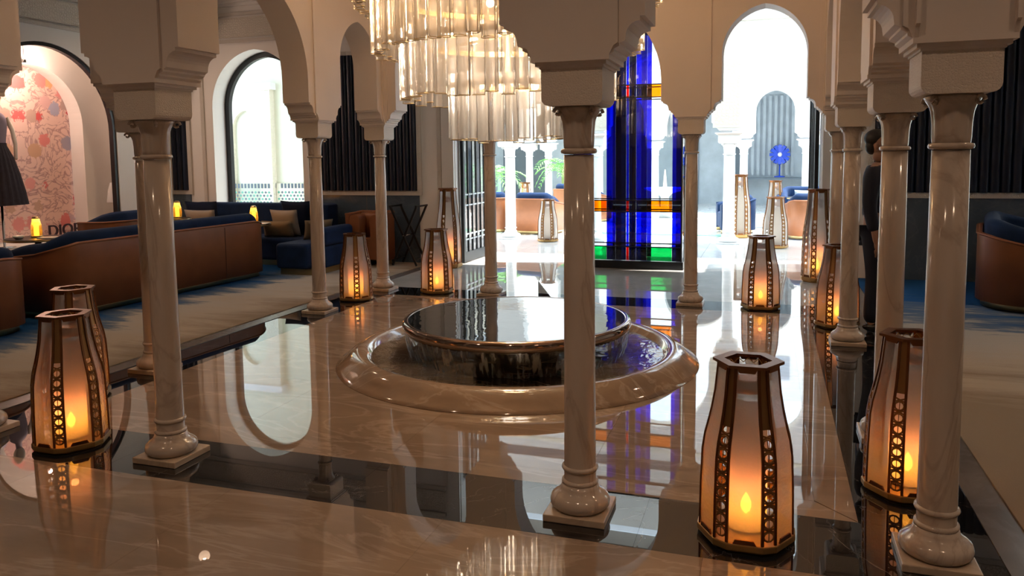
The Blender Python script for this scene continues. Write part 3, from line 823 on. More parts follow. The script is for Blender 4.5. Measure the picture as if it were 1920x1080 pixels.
for z, p in ((2.15, 14), (2.55, 32), (2.9, 44), (3.2, 48)):
    nm = 'chandelier_light' if z < 2.8 else 'chandelier_light_%d_offscreen' % int(z * 10)
    L = bpy.data.lights.new(nm, 'POINT'); L.energy = p; L.color = (1.0, 0.87, 0.72) if z < 2.7 else (1.0, 0.60, 0.28); L.shadow_soft_size = 0.2
    o = bpy.data.objects.new(nm, L); COL.objects.link(o); o.parent = ch; o.location = (0, 0, z)

# ================================================================== STAINED GLASS SCREEN AND DOOR LEAVES
sg = thing('stained_glass_screen', 'blue stained glass screen with amber and green bands in black frame', 'glass screen', (CX, 10.92, 0))
COLS = [(-0.76, -0.61, 'b'), (-0.61, -0.30, 'c'), (-0.30, -0.17, 'b'), (-0.17, -0.02, 'd'), (-0.02, 0.02, 'b'), (0.02, 0.12, 'd'), (0.12, 0.27, 'b'), (0.27, 0.62, 'c'), (0.62, 0.74, 'b')]
ROWS = [(0.115, 0.30, 'g'), (0.315, 0.80, 'm'), (0.815, 0.955, 'a'), (0.97, 2.385, 'm'), (2.40, 2.56, 'a'), (2.575, 3.30, 'm')]
def pane_mat(c, r):
    if r == 'm': return {'b': 'pane_blue', 'c': 'pane_clear', 'd': 'pane_deep_blue'}[c]
    if r == 'g': return {'b': 'pane_deep_blue', 'c': 'pane_green', 'd': 'pane_deep_blue'}[c]
    return {'b': 'pane_deep_blue', 'c': 'pane_amber', 'd': 'pane_deep_blue'}[c]
for y in (0.0, 0.45):
    for x0, x1, c in COLS:
        if y > 0 and c in 'cd': continue
        for z0, z1, r in ROWS:
            mt = pane_mat(c, r)
            if r in 'ga' and abs(x0 + 0.02) < 1e-6: mt = 'pane_red'
            MB().box(x0 + 0.001, x1 - 0.001, y - 0.003, y + 0.003, z0, z1).build('glass_pane', mt, sg)
    for z0, z1 in ((0.30, 0.315), (0.80, 0.815), (0.955, 0.97), (2.385, 2.40), (2.56, 2.575), (3.30, 3.34)):
        MB().box(-0.78, 0.76, y - 0.014, y + 0.014, z0, z1).build('frame_rail', 'black_metal', sg)
    for x in (-0.77, 0.75):
        MB().box(x - 0.01, x + 0.01, y - 0.014, y + 0.014, 0.1, 3.34).build('frame_post', 'black_metal', sg)
MB().box(-0.80, 0.78, -0.05, 0.50, 0, 0.11).build('base_plinth', 'black_metal', sg)
for x in (-0.765, 0.745):
    MB().box(x - 0.003, x + 0.003, 0.016, 0.434, 0.115, 3.30).build('side_pane', 'pane_blue', sg)

def door_leaf(x, y, rz, label):
    d = thing('iron_door_leaf', label, 'door', (x, y, 0), rz, kind='thing')
    Wd, Hd = 1.12, 3.4
    for a, b in ((0, 0.055), (Wd - 0.055, Wd)): MB().box(a, b, -0.025, 0.025, 0.01, Hd).build('stile', 'black_metal', d)
    for z0, z1 in ((0.01, 0.16), (Hd - 0.08, Hd)): MB().box(0.055, Wd - 0.055, -0.025, 0.025, z0, z1).build('rail', 'black_metal', d)
    for k in range(1, 6):
        u = 0.055 + (Wd - 0.11) * k / 6
        MB().box(u - 0.011, u + 0.011, -0.014, 0.014, 0.16, Hd - 0.08).build('bar', 'black_metal', d)
    for z in (0.34, 0.42, 0.86, 1.02, 2.3, 2.45):
        MB().box(0.055, Wd - 0.055, -0.013, 0.013, z, z + 0.022).build('cross_bar', 'steel', d)
    MB().box(0.055, Wd - 0.055, -0.003, 0.003, 0.16, Hd - 0.08).build('glass_pane', 'window_glass', d)
    for k in (1, 3): 
        u = 0.055 + (Wd - 0.11) * k / 6
        MB().box(u + 0.012, u + 0.14, -0.006, 0.006, 1.05, Hd - 0.1).build('blue_pane', 'pane_blue', d)
    MB().tube([(Wd - 0.03, -0.06, 0.95), (Wd - 0.03, -0.07, 1.0), (Wd - 0.03, -0.07, 1.25), (Wd - 0.03, -0.06, 1.3)], 0.01, 8).build('handle', 'black_metal', d)
door_leaf(-4.37, 10.82, PI / 2 - 0.02, 'open black iron-barred glass door leaf beside the tall lantern and folding stand')
door_leaf(0.57, 10.82, PI / 2 + 0.02, 'open black iron-barred door leaf at the jamb near the standing person')

# ================================================================== LOUNGE FURNITURE
def round_path(pts, r, n=6):
    out = [Vector(pts[0])]
    for i in range(1, len(pts) - 1):
        p, a, b = Vector(pts[i]), Vector(pts[i - 1]), Vector(pts[i + 1])
        u = (a - p).normalized(); v = (b - p).normalized()
        p0 = p + u * r; p1 = p + v * r; c = p + (u + v) * r
        for k in range(n + 1):
            t = k / n
            # quadratic blend that hugs a circular corner
            w = math.cos(PI / 2 * t), math.sin(PI / 2 * t)
            out.append(c - v * r * w[0] - u * r * w[1])
    out.append(Vector(pts[-1]))
    return out
def densify(path, step):
    out = []
    for a, b in zip(path, path[1:]):
        n = max(1, int((b - a).length / step))
        out += [a + (b - a) * k / n for k in range(n)]
    return out + [path[-1]]
def sweep(path, off0, off1, z0, ztop, rnd=0.03):
    # wall of rounded-top section swept along a plan path; off = distance to the left of travel
    mb = MB(); n = len(path); vs = []; t = off1 - off0
    r = min(rnd, t * 0.48)
    for i, p in enumerate(path):
        a = path[max(i - 1, 0)]; b = path[min(i + 1, n - 1)]
        d = (b - a).normalized(); nrm = Vector((-d.y, d.x))
        zt = ztop(i / (n - 1))
        sec = [(off0, z0), (off1, z0), (off1, zt - r)] + [(off1 - r + r * math.cos(q), zt - r + r * math.sin(q)) for q in (PI / 6, PI / 3, PI / 2)] + [(off0 + r - r * math.sin(q), zt - r + r * math.cos(q)) for q in (0, PI / 6, PI / 3)] + [(off0, zt - r)]
        for o, z in sec:
            w = p + nrm * o; vs.append((w.x, w.y, z))
    m_ = len(sec); fs = []
    for i in range(n - 1):
        for k in range(m_):
            k2 = (k + 1) % m_
            fs.append((i * m_ + k, i * m_ + k2, (i + 1) * m_ + k2, (i + 1) * m_ + k))
    mb.add(vs, fs, True)
    o = len(mb.v) - len(vs)
    mb.f.append([o + k for k in range(m_)]); mb.sm.append(False)
    mb.f.append([o + (n - 1) * m_ + k for k in reversed(range(m_))]); mb.sm.append(False)
    return mb
def booth(label, loc, rz, L, D, r, h_mid, h_end, leather='leather', velvet='velvet_navy', base='brass', group=None, seams=(), name='curved_sofa', cat='sofa', nav=0.12, seat=True):
    # U-shaped tub sofa: outer leather shell along y, open towards -x. Local origin on the back's middle.
    t = thing(name, label, cat, loc, rz, group)
    P = densify(round_path([(-D, -L / 2), (0, -L / 2), (0, L / 2), (-D, L / 2)], r, 8), 0.12)
    hz = lambda s: h_end + (h_mid - h_end) * min(1, math.sin(PI * s) * 1.25) ** 1.2
    sweep(P, 0.0, 0.055, 0.075, hz, 0.022).build('leather_shell', leather, t)
    sweep(P, 0.062, 0.22, 0.10, lambda s: hz(s) + nav * min(1, 3.2 * math.sin(PI * s)) - 0.02, 0.07).build('back_cushion', velvet, t)
    sweep(P, 0.05, 0.09, 0.012, lambda s: 0.074, 0.001).build('brass_plinth', base, t)
    if seat:
        s_ = MB().prism([(-D, -L / 2 + 0.2), (-0.3, -L / 2 + 0.2), (-0.2, -L / 2 + 0.3), (-0.2, L / 2 - 0.3), (-0.3, L / 2 - 0.2), (-D, L / 2 - 0.2)], 'z', 0.10, 0.42)
        s_.build('seat_cushion', velvet, t, bevel=0.04, seg=3)
    # piping along the shell's upper edge
    pp = MB().tube([(p.x, p.y, hz(i / (len(P) - 1)) - 0.012) for i, p in enumerate(P)], 0.012, 6)
    pp.build('piping', leather, t)
    for y in seams:
        MB().box(-0.001, 0.0035, y - 0.004, y + 0.004, 0.08, hz(0.5) - 0.04).build('seam', 'seam_dark', t)
    return t
booth('long curved brown leather sofa with navy velvet back, brass plinth, beyond the twin lanterns', (-6.60, 7.44, 0.012), -0.06, 3.24, 1.25, 0.28, 0.77, 0.57, seams=(-0.55, 0.75), group='curved lounge sofas')
booth('nearer brown leather sofa with navy back, partly covering the longer curved one', (-6.58, 3.93, 0.012), 0, 3.20, 1.25, 0.30, 0.72, 0.62, seams=(0.95, -0.4), group='curved lounge sofas')
booth('brown leather armchair with rounded navy back in front of the display window', (-8.42, 8.80, 0.012), 0.05, 0.92, 0.7, 0.25, 0.77, 0.75, name='tub_armchair', cat='armchair', nav=0.14)
booth('navy armchair holding a grey cushion near the amber table lamp and printed backdrop', (-8.60, 6.35, 0.012), 0.9, 1.1, 0.7, 0.3, 0.74, 0.62, name='tub_armchair', cat='armchair', nav=0.16)
booth('large brown leather tub sofa with navy back behind the standing person', (2.16, 9.62, 0.012), PI - 0.22, 1.9, 1.0, 0.45, 0.76, 0.62, name='tub_sofa', nav=0.16)

# far bench sofa under the arched doorway (navy velvet, L-shaped)
bs = thing('bench_sofa', 'long navy velvet corner sofa under the arched doorway', 'sofa', (0, 0, 0.012))
backp = MB().prism(arc(-6.52, 10.40, 0.24, 0, PI / 2, 6) + [(-8.95, 10.64), (-8.95, 10.42), (-6.62, 10.42), (-6.5, 10.26), (-6.5, 10.16), (-6.28, 10.16)], 'z', 0.08, 0.90)
backp.build('backrest', 'velvet_navy', bs, bevel=0.04, seg=3)
MB().box(-8.95, -6.5, 9.86, 10.41, 0.08, 0.42).build('seat_cushion', 'velvet_navy', bs, bevel=0.05, seg=3)
MB().box(-6.47, -5.97, 9.10, 10.14, 0.08, 0.43).build('end_seat', 'velvet_navy', bs, bevel=0.05, seg=3)
MB().box(-5.96, -5.80, 9.30, 10.10, 0.08, 0.37).build('end_arm_base', 'velvet_navy', bs, bevel=0.03, seg=3)
MB().box(-6.0, -5.80, 9.30, 10.10, 0.375, 0.63).build('end_arm', 'velvet_navy', bs, bevel=0.06, seg=4)
MB().box(-8.9, -6.5, 9.92, 10.56, 0.0, 0.078).build('brass_plinth', 'brass', bs)
MB().box(-6.42, -5.84, 9.15, 10.08, 0.0, 0.078).build('brass_plinth', 'brass', bs)

def cushion(label, mat, loc, size, rot, seed=0):
    mb = MB(); n = 10; w, h, t = size
    vs = []; 
    for side in (-1, 1):
        for i in range(n + 1):
            for j in range(n + 1):
                u, v = i / n * 2 - 1, j / n * 2 - 1
                e = (1 - u ** 4) * (1 - v ** 4); pin = 1 - 0.07 * (1 - abs(u)) * v * v - 0.0
                vs.append((u * w / 2 * (1 - 0.06 * (1 - v * v)) , side * t / 2 * max(e, 0) ** 0.5, v * h / 2 * (1 - 0.06 * (1 - u * u)) + h / 2))
    N = (n + 1) ** 2; fs = []
    for s in (0, 1):
        for i in range(n):
            for j in range(n):
                a = s * N + i * (n + 1) + j
                q = (a, a + 1, a + n + 2, a + n + 1)
                fs.append(q if s else tuple(reversed(q)))
    mb.add(vs, fs, True)
    o = mb.build('cushion', mat)
    b = bmesh.new(); b.from_mesh(o.data); bmesh.ops.remove_doubles(b, verts=b.verts, dist=1e-4); b.to_mesh(o.data); b.free()
    o.location = loc; o.rotation_euler = rot
    return tag(o, label, 'cushion')
cushion('navy square cushion standing against the sofa back behind a taupe one', 'cushion_navy', (-8.62, 10.30, 0.4325), (0.62, 0.52, 0.10), (0.16, 0, 0))
cushion('taupe square cushion at the corner-panel end of the bench sofa', 'cushion_grey', (-8.52, 10.14, 0.4325), (0.56, 0.40, 0.12), (0.22, 0, 0.05))
cushion('navy cushion leaning in the rounded corner of the bench sofa', 'cushion_navy', (-6.86, 10.30, 0.4325), (0.56, 0.54, 0.10), (0.16, 0, -0.1))
cushion('grey square cushion half hidden by the mottled column', 'cushion_grey', (-6.95, 10.12, 0.4325), (0.50, 0.42, 0.12), (0.22, 0, -0.05))
cushion('olive lumbar cushion lying in front of the grey square cushion', 'cushion_olive', (-7.0, 9.98, 0.4325), (0.50, 0.26, 0.12), (0.3, 0, 0.12))
cushion('small olive cushion propped on the navy end seat', 'cushion_olive', (-6.2, 9.75, 0.4425), (0.42, 0.30, 0.12), (0.3, 0, 0.9))
cushion('taupe cushion in the navy armchair near the printed backdrop', 'cushion_grey', (-9.02, 6.0, 0.4325), (0.46, 0.42, 0.15), (0.25, 0, 0.8))

ac = booth('orange leather armchair between the navy sofa and the black folding stand', (-5.64, 10.56, 0.012), PI / 2 + 0.02, 0.62, 0.45, 0.12, 0.80, 0.78, leather='leather', velvet='leather', name='tub_armchair', cat='armchair', nav=0.0)

def side_table(label, x, y, z, r):
    t = thing('pedestal_table', label, 'table', (x, y, 0.012))
    MB().lathe([(r, z - 0.03), (r, z - 0.006), (r - 0.006, z)], 40).build('table_top', 'black_wood', t)
    MB().lathe([(r + 0.001, z - 0.028), (r + 0.004, z - 0.016), (r + 0.001, z - 0.008)], 40, cap=False).build('brass_edge', 'brass', t)
    MB().lathe([(0.20, 0.0), (0.20, 0.015), (0.04, 0.03), (0.035, z - 0.03)], 24).build('pedestal', 'black_metal', t)
side_table('round black pedestal table in front of the bench sofa', -7.20, 9.48, 0.66, 0.34)
side_table('round black pedestal table hidden behind the long curved sofa', -8.50, 9.52, 0.72, 0.22)
side_table('round black pedestal table near the printed backdrop', -8.55, 7.22, 0.66, 0.36)
def table_lamp(label, x, y, z):
    t = thing('table_lamp', label, 'lamp', (x, y, z), 0, 'amber table lamps')
    MB().lathe([(0.060, 0.0), (0.062, 0.012), (0.058, 0.02)], 8, smooth=False).build('lamp_base', 'brass', t)
    MB().lathe([(0.060, 0.02), (0.064, 0.08), (0.058, 0.15), (0.044, 0.20), (0.040, 0.23)], 8, cap=False, smooth=False).build('amber_shade', 'amber_glass', t)
    MB().lathe([(0.028, 0.022), (0.028, 0.16), (0.024, 0.165)], 16).build('glowing_core', 'lamp_core', t)
    MB().lathe([(0.044, 0.23), (0.046, 0.236), (0.030, 0.256), (0.022, 0.26)], 8, smooth=False).build('lamp_cap', 'brass', t)
    L = bpy.data.lights.new('table_lamp_light', 'POINT'); L.energy = 1.6; L.color = (1, 0.55, 0.15); L.shadow_soft_size = 0.03
    o = bpy.data.objects.new('table_lamp_light', L); COL.objects.link(o); o.parent = t; o.location = (0, 0, 0.2)
table_lamp('amber glass table lamp in front of the bench sofa', -7.12, 9.54, 0.672)
table_lamp('amber glass table lamp beside the taupe cushion, behind the curved sofa', -8.50, 9.56, 0.732)
table_lamp('amber glass table lamp standing before the printed backdrop', -8.60, 7.25, 0.672)
def menu(label, x, y, z, rz, w=0.24, d=0.16):
    t = thing('menu_card', label, 'menu', (x, y, z), rz)
    MB().box(-w / 2, w / 2, -d / 2, d / 2, 0, 0.012).build('cover', 'paper', t, bevel=0.002)
    MB().box(-w / 2 + 0.006, w / 2 - 0.006, -d / 2 - 0.001, d / 2 - 0.006, 0.003, 0.009).build('pages', 'white_ceramic', t)
menu('white folded menu on the table in front of the bench sofa', -6.97, 9.46, 0.672, 0.2)
menu('pale menu lying between the sofa back and the amber lamp', -7.40, 9.52, 0.672, -0.3, 0.28, 0.12)
menu('small white card on the table near the printed backdrop', -8.36, 7.2, 0.672, 0.4, 0.2, 0.14)
def bowl(label, x, y, z):
    t = thing('ceramic_bowl', label, 'bowl', (x, y, z))
    MB().lathe([(0.03, 0.0), (0.05, 0.012), (0.068, 0.04), (0.064, 0.04), (0.045, 0.014), (0.001, 0.01)], 24).build('bowl_body', 'white_ceramic', t)
    MB().lathe([(0.03, -0.0), (0.03, 0.004)], 20).build('foot_ring', 'white_ceramic', t)
bowl('small white bowl on the table before the printed backdrop', -8.62, 7.02, 0.672)

# ---- black folding X stand
st = thing('folding_stand', 'black folding X-frame luggage stand against the marble dado', 'stand', (-5.06, 10.40, 0.026))
for y in (-0.17, 0.17):
    MB().bar((-0.21, y, 0.87), (0.20, y, 0.0), 0.028, 0.022).build('leg', 'black_wood', st)
    MB().bar((0.21, y + 0.024, 0.87), (-0.20, y + 0.024, 0.0), 0.028, 0.022).build('leg', 'black_wood', st)
for x in (-0.21, 0.21): MB().box(x - 0.014, x + 0.014, -0.18, 0.205, 0.855, 0.88).build('top_rail', 'black_wood', st)
MB().tube([(0, -0.2, 0.44), (0, 0.22, 0.44)], 0.007, 8).build('pivot_rod', 'steel', st)
for x, z in ((-0.165, 0.085), (0.165, 0.085)): MB().tube([(x, -0.2, z), (x, 0.22, z)], 0.008, 8).build('stretcher', 'black_wood', st)

# ================================================================== DISPLAY WINDOW (niche in the left wall)
dx0, dx1 = XW - 0.80, XW - 0.12
struct(MB().box(dx0 - 0.3, dx1, NC - 1.5, NC + 1.62, 0.0, 0.44).build('floor_display', 'niche_pink'), 'raised floor of the lit display window')
PC, PW, PZ, PHt = 8.60, 0.85, 2.15, 0.85
inn = MB().prism(outline_with_openings(NC - 1.5, NC + 1.62, 3.5, [(PC, PW, PZ, PHt)]), 'x', dx0 + 0.02, dx0 + 0.28)
struct(inn.build('wall_display', 'niche_pink'), 'blush arched niche wall inside the display window')
struct(MB().box(dx0 - 0.3, dx1, NC - 1.56, NC - 1.5, 0, 3.5).build('wall_display_left', 'niche_pink'))
struct(MB().box(dx0 - 0.3, dx1, NC + 1.62, NC + 1.626, 0, 3.5).build('wall_display_right', 'niche_pink'))
struct(MB().box(dx0 - 0.3, dx1, NC - 1.5, NC + 1.62, 3.5, 3.56).build('ceiling_display', 'niche_pink'))
bd = thing('printed_backdrop', 'mirrored floral printed backdrop in the lit display window', 'backdrop', (dx0 - 0.02, PC, 0.44))
pol = [(-PW - 0.06, 0.0)] + [(y - PC, z - 0.44) for y, z in reversed(arch_pts(PC, PW + 0.06, PZ, PHt + 0.06))] + [(PW + 0.06, 0.0)]
MB().prism(pol, 'x', -0.02, 0.02).build('print_panel', 'floral_print', bd)
MB().box(-0.03, 0.03, -PW, PW, -0.001, 0.02).build('bottom_rail', 'niche_pink', bd)
# lettering standing on the display floor
fc = bpy.data.curves.new('shop_lettering', 'FONT'); fc.body = 'DIOR'; fc.size = 0.25; fc.extrude = 0.012; fc.space_character = 1.0
tx = bpy.data.objects.new('shop_lettering', fc); COL.objects.link(tx)
tx.rotation_euler = (PI / 2, 0, PI / 2); tx.location = (dx0 + 0.07, 8.90, 0.47)
bpy.context.view_layer.update()
dg = bpy.context.evaluated_depsgraph_get()
tme = bpy.data.meshes.new_from_object(tx.evaluated_get(dg)); mw = tx.matrix_world.copy()
bpy.data.objects.remove(tx)
lt = bpy.data.objects.new('shop_lettering', tme); COL.objects.link(lt); lt.matrix_world = mw
tme.materials.clear(); tme.materials.append(MATS['letter_dark'])
tag(lt, 'dark four-letter name standing at the foot of the printed backdrop', 'lettering')
# mannequin in a black tulle skirt
mq = thing('dress_mannequin', 'mannequin in a dark bodice and black pleated tulle skirt beside the printed backdrop', 'mannequin', (XW - 0.24, 7.80, 0.44)); mq.scale.x = 0.55
pl_ = lambda a, z: 1 + 0.05 * math.cos(22 * a) * (1 if z < 1.25 else 0.2)
MB().lathe([(0.36, 0.58), (0.33, 0.75), (0.27, 1.0), (0.20, 1.22), (0.125, 1.38), (0.12, 1.42)], 88, mod=pl_, cap=False).build('tulle_skirt', 'dress_black', mq)
body = MB().lathe([(0.118, 1.38), (0.125, 1.46), (0.145, 1.58), (0.155, 1.66), (0.150, 1.74), (0.11, 1.80), (0.05, 1.84), (0.045, 1.92)], 32, mod=lambda a, z: 1 - 0.22 * abs(math.cos(a)))
body.build('bodice', 'bodice', mq)
MB().sphere((0, 0, 2.02), 0.105, 18, 12, (0.9, 0.78, 1.15)).build('head', 'mannequin', mq)
for s in (-1, 1):
    MB().tube([(0, s * 0.15, 1.76), (0.02, s * 0.22, 1.60), (0.05, s * 0.24, 1.40), (0.10, s * 0.21, 1.20)], [0.04, 0.036, 0.03, 0.024], 10).build('arm', 'mannequin', mq)
MB().lathe([(0.16, 0.0), (0.16, 0.012), (0.018, 0.02), (0.018, 0.9)], 24).build('stand', 'steel', mq)
dsp = thing('display_spotlight', 'small spotlight at the crown of the display niche', 'spotlight', (dx0 + 0.46, 8.36, 2.98))
MB().lathe([(0.030, 0.0), (0.034, 0.05), (0.020, 0.06)], 16, cap=False).build('housing', 'steel', dsp)
MB().lathe([(0.029, 0.003), (0.028, 0.006)], 16).build('lens', 'downlight', dsp)
MB().tube([(0, 0, 0.05), (0, 0, 0.52)], 0.006, 6).build('drop_rod', 'steel', dsp)
L = bpy.data.lights.new('display_lamp', 'POINT'); L.energy = DISPLAY_W; L.color = (1.0, 0.70, 0.56); L.shadow_soft_size = 0.03
o = bpy.data.objects.new('display_lamp', L); COL.objects.link(o); o.parent = dsp; o.location = (0, 0, -0.04)
# solid fringed shade modelled in place of a lamp reflection in the window glass
hs = thing('reflection_shade', 'small white fringed shade modelled in place of a reflection in the display window glass', 'shade', (XW - 0.30, 9.76, 0.95))
MB().lathe([(0.10, 0.04), (0.085, 0.18), (0.05, 0.30), (0.045, 0.31)], 16, cap=False).build('shade', 'white_ceramic', hs)  # body of the shade that stands in for the reflection
MB().lathe([(0.102, 0.0), (0.100, 0.05)], 32, mod=lambda a, z: 1 + 0.06 * math.cos(16 * a), cap=False).build('reflection_fringe', 'white_ceramic', hs)
MB().tube([(0, 0, 0.30), (0, 0, 2.5)], 0.006, 6).build('reflection_cord', 'steel', hs)

# ================================================================== PERSON
def skin_mesh(name, joints, edges, mat, root=0, sub=2):
    me = bpy.data.meshes.new(name)
    me.from_pydata([j[0] for j in joints], edges, [])
    o = bpy.data.objects.new(name, me); COL.objects.link(o)
    sk = o.modifiers.new('skin', 'SKIN'); sk.use_smooth_shade = True
    for i, j in enumerate(joints):
        me.skin_vertices[0].data[i].radius = j[1] if isinstance(j[1], tuple) else (j[1], j[1])
        me.skin_vertices[0].data[i].use_root = (i == root)
    q = o.modifiers.new('sub', 'SUBSURF'); q.levels = sub; q.render_levels = sub
    bpy.context.view_layer.update()
    dg = bpy.context.evaluated_depsgraph_get()
    m2 = bpy.data.meshes.new_from_object(o.evaluated_get(dg)); m2.name = name
    bpy.data.objects.remove(o)
    m2.materials.clear(); m2.materials.append(MATS[mat])
    for p in m2.polygons: p.use_smooth = True; p.material_index = 0
    return m2
def make_person(label, loc, rz):
    t = thing('person', label, 'person', loc, rz)
    # local: faces +x
    J = [((0, 0, 0.96), (0.13, 0.16)), ((0, 0, 1.12), (0.11, 0.14)), ((0, 0, 1.32), (0.12, 0.17)), ((-0.005, 0, 1.44), (0.08, 0.12)), ((0, 0, 1.50), 0.052), ((0.01, 0, 1.56), 0.055),
         ((0.015, 0, 1.63), (0.085, 0.072)), ((0.01, 0, 1.70), (0.095, 0.075)), ((0.0, 0, 1.755), (0.07, 0.06)), ((0.095, 0, 1.635), 0.016), ((0.07, 0, 1.585), (0.03, 0.03))]
    E = [(0, 1), (1, 2), (2, 3), (3, 4), (4, 5), (5, 6), (6, 7), (7, 8), (6, 9), (5, 10)]
    def limb(start, pts):
        prev = start
        for p in pts:
            J.append(p); E.append((prev, len(J) - 1)); prev = len(J) - 1
        return prev
    for s in (-1, 1):
        w = limb(3, [((-0.01, s * 0.19, 1.41), 0.062), ((-0.03, s * 0.235, 1.13), 0.045), ((0.03, s * 0.245, 0.88), 0.032), ((0.045, s * 0.245, 0.83), (0.018, 0.032))])
        p = limb(w, [((0.055, s * 0.245, 0.77), (0.015, 0.036))])
        for k in range(4):
            L_ = (0.062, 0.072, 0.068, 0.052)[k]; x = 0.055 + 0.03 - 0.02 * k
            limb(p, [((x + 0.004, s * 0.247, 0.735), 0.009), ((x + 0.012, s * 0.243, 0.735 - L_ * 0.55), 0.0085), ((x + 0.008, s * 0.235, 0.735 - L_), 0.0075)])
        limb(w, [((0.085, s * 0.238, 0.80), 0.011), ((0.098, s * 0.230, 0.765), 0.009)])
        limb(0, [((0, s * 0.09, 0.88), 0.095), ((0.02, s * 0.10, 0.50), 0.062), ((-0.01, s * 0.10, 0.12), 0.042), ((0.0, s * 0.10, 0.05), 0.04), ((0.15, s * 0.11, 0.035), (0.03, 0.04))])
    body = link('body', skin_mesh('body', J, E, 'skin'), t)
    G = 0.012
    JJ = [((0, 0, 0.96), (0.145, 0.175)), ((0, 0, 1.12), (0.125, 0.16)), ((0, 0, 1.32), (0.138, 0.19)), ((-0.008, 0, 1.43), (0.10, 0.14)), ((-0.008, 0, 1.475), (0.064, 0.066))]
    EE = [(0, 1), (1, 2), (2, 3), (3, 4)]
    for s in (-1, 1):
        prev = 3
        for p in (((-0.01, s * 0.20, 1.41), 0.082), ((-0.03, s * 0.238, 1.13), 0.064), ((0.02, s * 0.246, 0.90), 0.052)):
            JJ.append(p); EE.append((prev, len(JJ) - 1)); prev = len(JJ) - 1
    link('dark_jacket', skin_mesh('dark_jacket', JJ, EE, 'suit'), t)
    JT = [((0, 0, 0.98), (0.135, 0.165))]; ET = []
    for s in (-1, 1):
        prev = 0
        for p in (((0, s * 0.09, 0.86), 0.115), ((0.02, s * 0.10, 0.50), 0.085), ((-0.01, s * 0.10, 0.07), 0.072)):
            JT.append(p); ET.append((prev, len(JT) - 1)); prev = len(JT) - 1
    link('dark_trousers', skin_mesh('dark_trousers', JT, ET, 'suit'), t)
    for s in (-1, 1):
        MB().sphere((0.06, s * 0.105, 0.045), 0.06, 14, 8, (2.3, 0.85, 0.75)).build('shoe', 'shoe', t)
        MB().sphere((-0.005, s * 0.082, 1.635), 0.03, 10, 8, (0.6, 0.35, 1.0)).build('ear', 'skin', t)
        MB().sphere((0.094, s * 0.030, 1.655), 0.009, 8, 6).build('eye', 'white_ceramic', t)
    MB().box(0.098, 0.104, -0.022, 0.022, 1.588, 1.594).build('mouth', 'seam_dark', t, bevel=0.002)
    hp = MB(); vs = []
    hp.sphere((-0.018, 0, 1.705), 0.098, 20, 14, (1.05, 0.88, 0.86))
    hp.sphere((-0.055, 0, 1.635), 0.075, 16, 10, (0.75, 0.92, 0.95))
    hp.build('hair', 'hair', t)
    return t
make_person('person in dark clothes with short dark hair standing behind the columns', (0.90, 7.52, 0.014), -0.25)

# ================================================================== THE COURT OUTSIDE
struct(MB().box(-14, 10, YF + 0.4, 30, -0.10, -0.012).build('floor_court', 'grout'))
cf = bpy.data.objects['floor_court']
for i in range(16):
    for j in range(6):
        x0 = -10.0 + i * 1.0; y0 = YF + 0.4 + j * 1.0
        MB().box(x0 + 0.002, x0 + 0.998, y0 + 0.002, y0 + 0.998, -0.03, 0.0).build('tile', 'court_marble', cf)
MB().box(-14, 10, YF + 6.41, 30, -0.03, 0.0).build('paving', 'court_marble', cf)
MB().box(-3.6, -0.4, 15.6, 15.9, -0.01, 0.012).build('mosaic_band', 'green_tile', cf)
# near arcade of the court
CXS = [-6.5, -4.80, -3.11, -0.69, 0.92, 2.6]
CYN, CYF = 14.40, 22.4
near = arcade('wall_court_near', CXS, 'y', CYN, 0.34, 4.1, 'court_white', pil=False, sm_zs=2.85, sm_h=0.54, big_zs=2.5, big_h=0.95, out=0.6)
near['label'] = 'white sunlit arcade on the near side of the court'
for x0, x1 in ((-0.94, -0.52), (-3.28, -2.86)):
    MB().box(x0, x1, CYN - 0.19, CYN - 0.17, 2.10, 3.80).build('lattice_panel', 'carved_lattice', near)
    MB().box(x0 - 0.03, x1 + 0.03, CYN - 0.185, CYN - 0.17, 2.06, 3.84).build('panel_frame', 'court_cream', near)
MB().box(-7.4, 3.1, CYN - 0.22, CYN + 0.2, 3.88, 3.93).build('string_course', 'court_cream', near)
MB().box(-7.4, 3.1, CYN - 0.20, CYN + 0.2, 4.10, 4.26).build('dark_beam', 'court_dark', near)
MB().box(-7.4, 3.1, CYN - 0.24, CYN + 0.2, 4.26, 4.7).build('eaves_board', 'court_white', near)
FXS = [-6.85, -6.26, -4.72, -3.11, -0.69, 0.92, 2.6, 4.2]
farc = arcade('wall_court_far', FXS, 'y', CYF, 0.34, 5.2, 'court_white', pil=False, sm_zs=2.75, sm_h=0.55, out=0.6)
farc['label'] = 'white sunlit arcade on the far side of the court'
MB().box(-1.0, 0.6, CYF - 0.2, CYF - 0.17, 3.95, 4.6).build('tile_frieze', 'court_grey', farc)
struct(MB().box(-9.4, 6, 26.0, 26.3, 0, 5.2).build('wall_court_back', 'court_grey'), 'blue-grey back wall of the far gallery')
struct(MB().box(-9.4, 6, CYF + 0.17, 26.0, 3.9, 4.0).build('ceiling_gallery', 'court_white'))
struct(MB().box(6, 6.3, YF + 0.4, 26.3, 0, 5.2).build('wall_court_right', 'court_cream'))
struct(MB().box(-9.7, -9.4, 14.6, 26.3, 0, 5.2).build('wall_court_left', 'court_cream'))
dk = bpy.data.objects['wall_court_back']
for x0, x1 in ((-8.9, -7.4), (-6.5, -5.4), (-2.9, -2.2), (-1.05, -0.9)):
    MB().box(x0, x1, 25.96, 26.0, 0.0, 2.9).build('dark_opening_sheet', 'court_dark', dk)  # flat dark-coloured sheets stand in for unlit openings of the far gallery
for k in range(9):
    MB().box(-0.75 + k * 0.17, -0.66 + k * 0.17, 25.93, 26.0, 0.9, 3.4).build('drape', 'court_grey', dk)
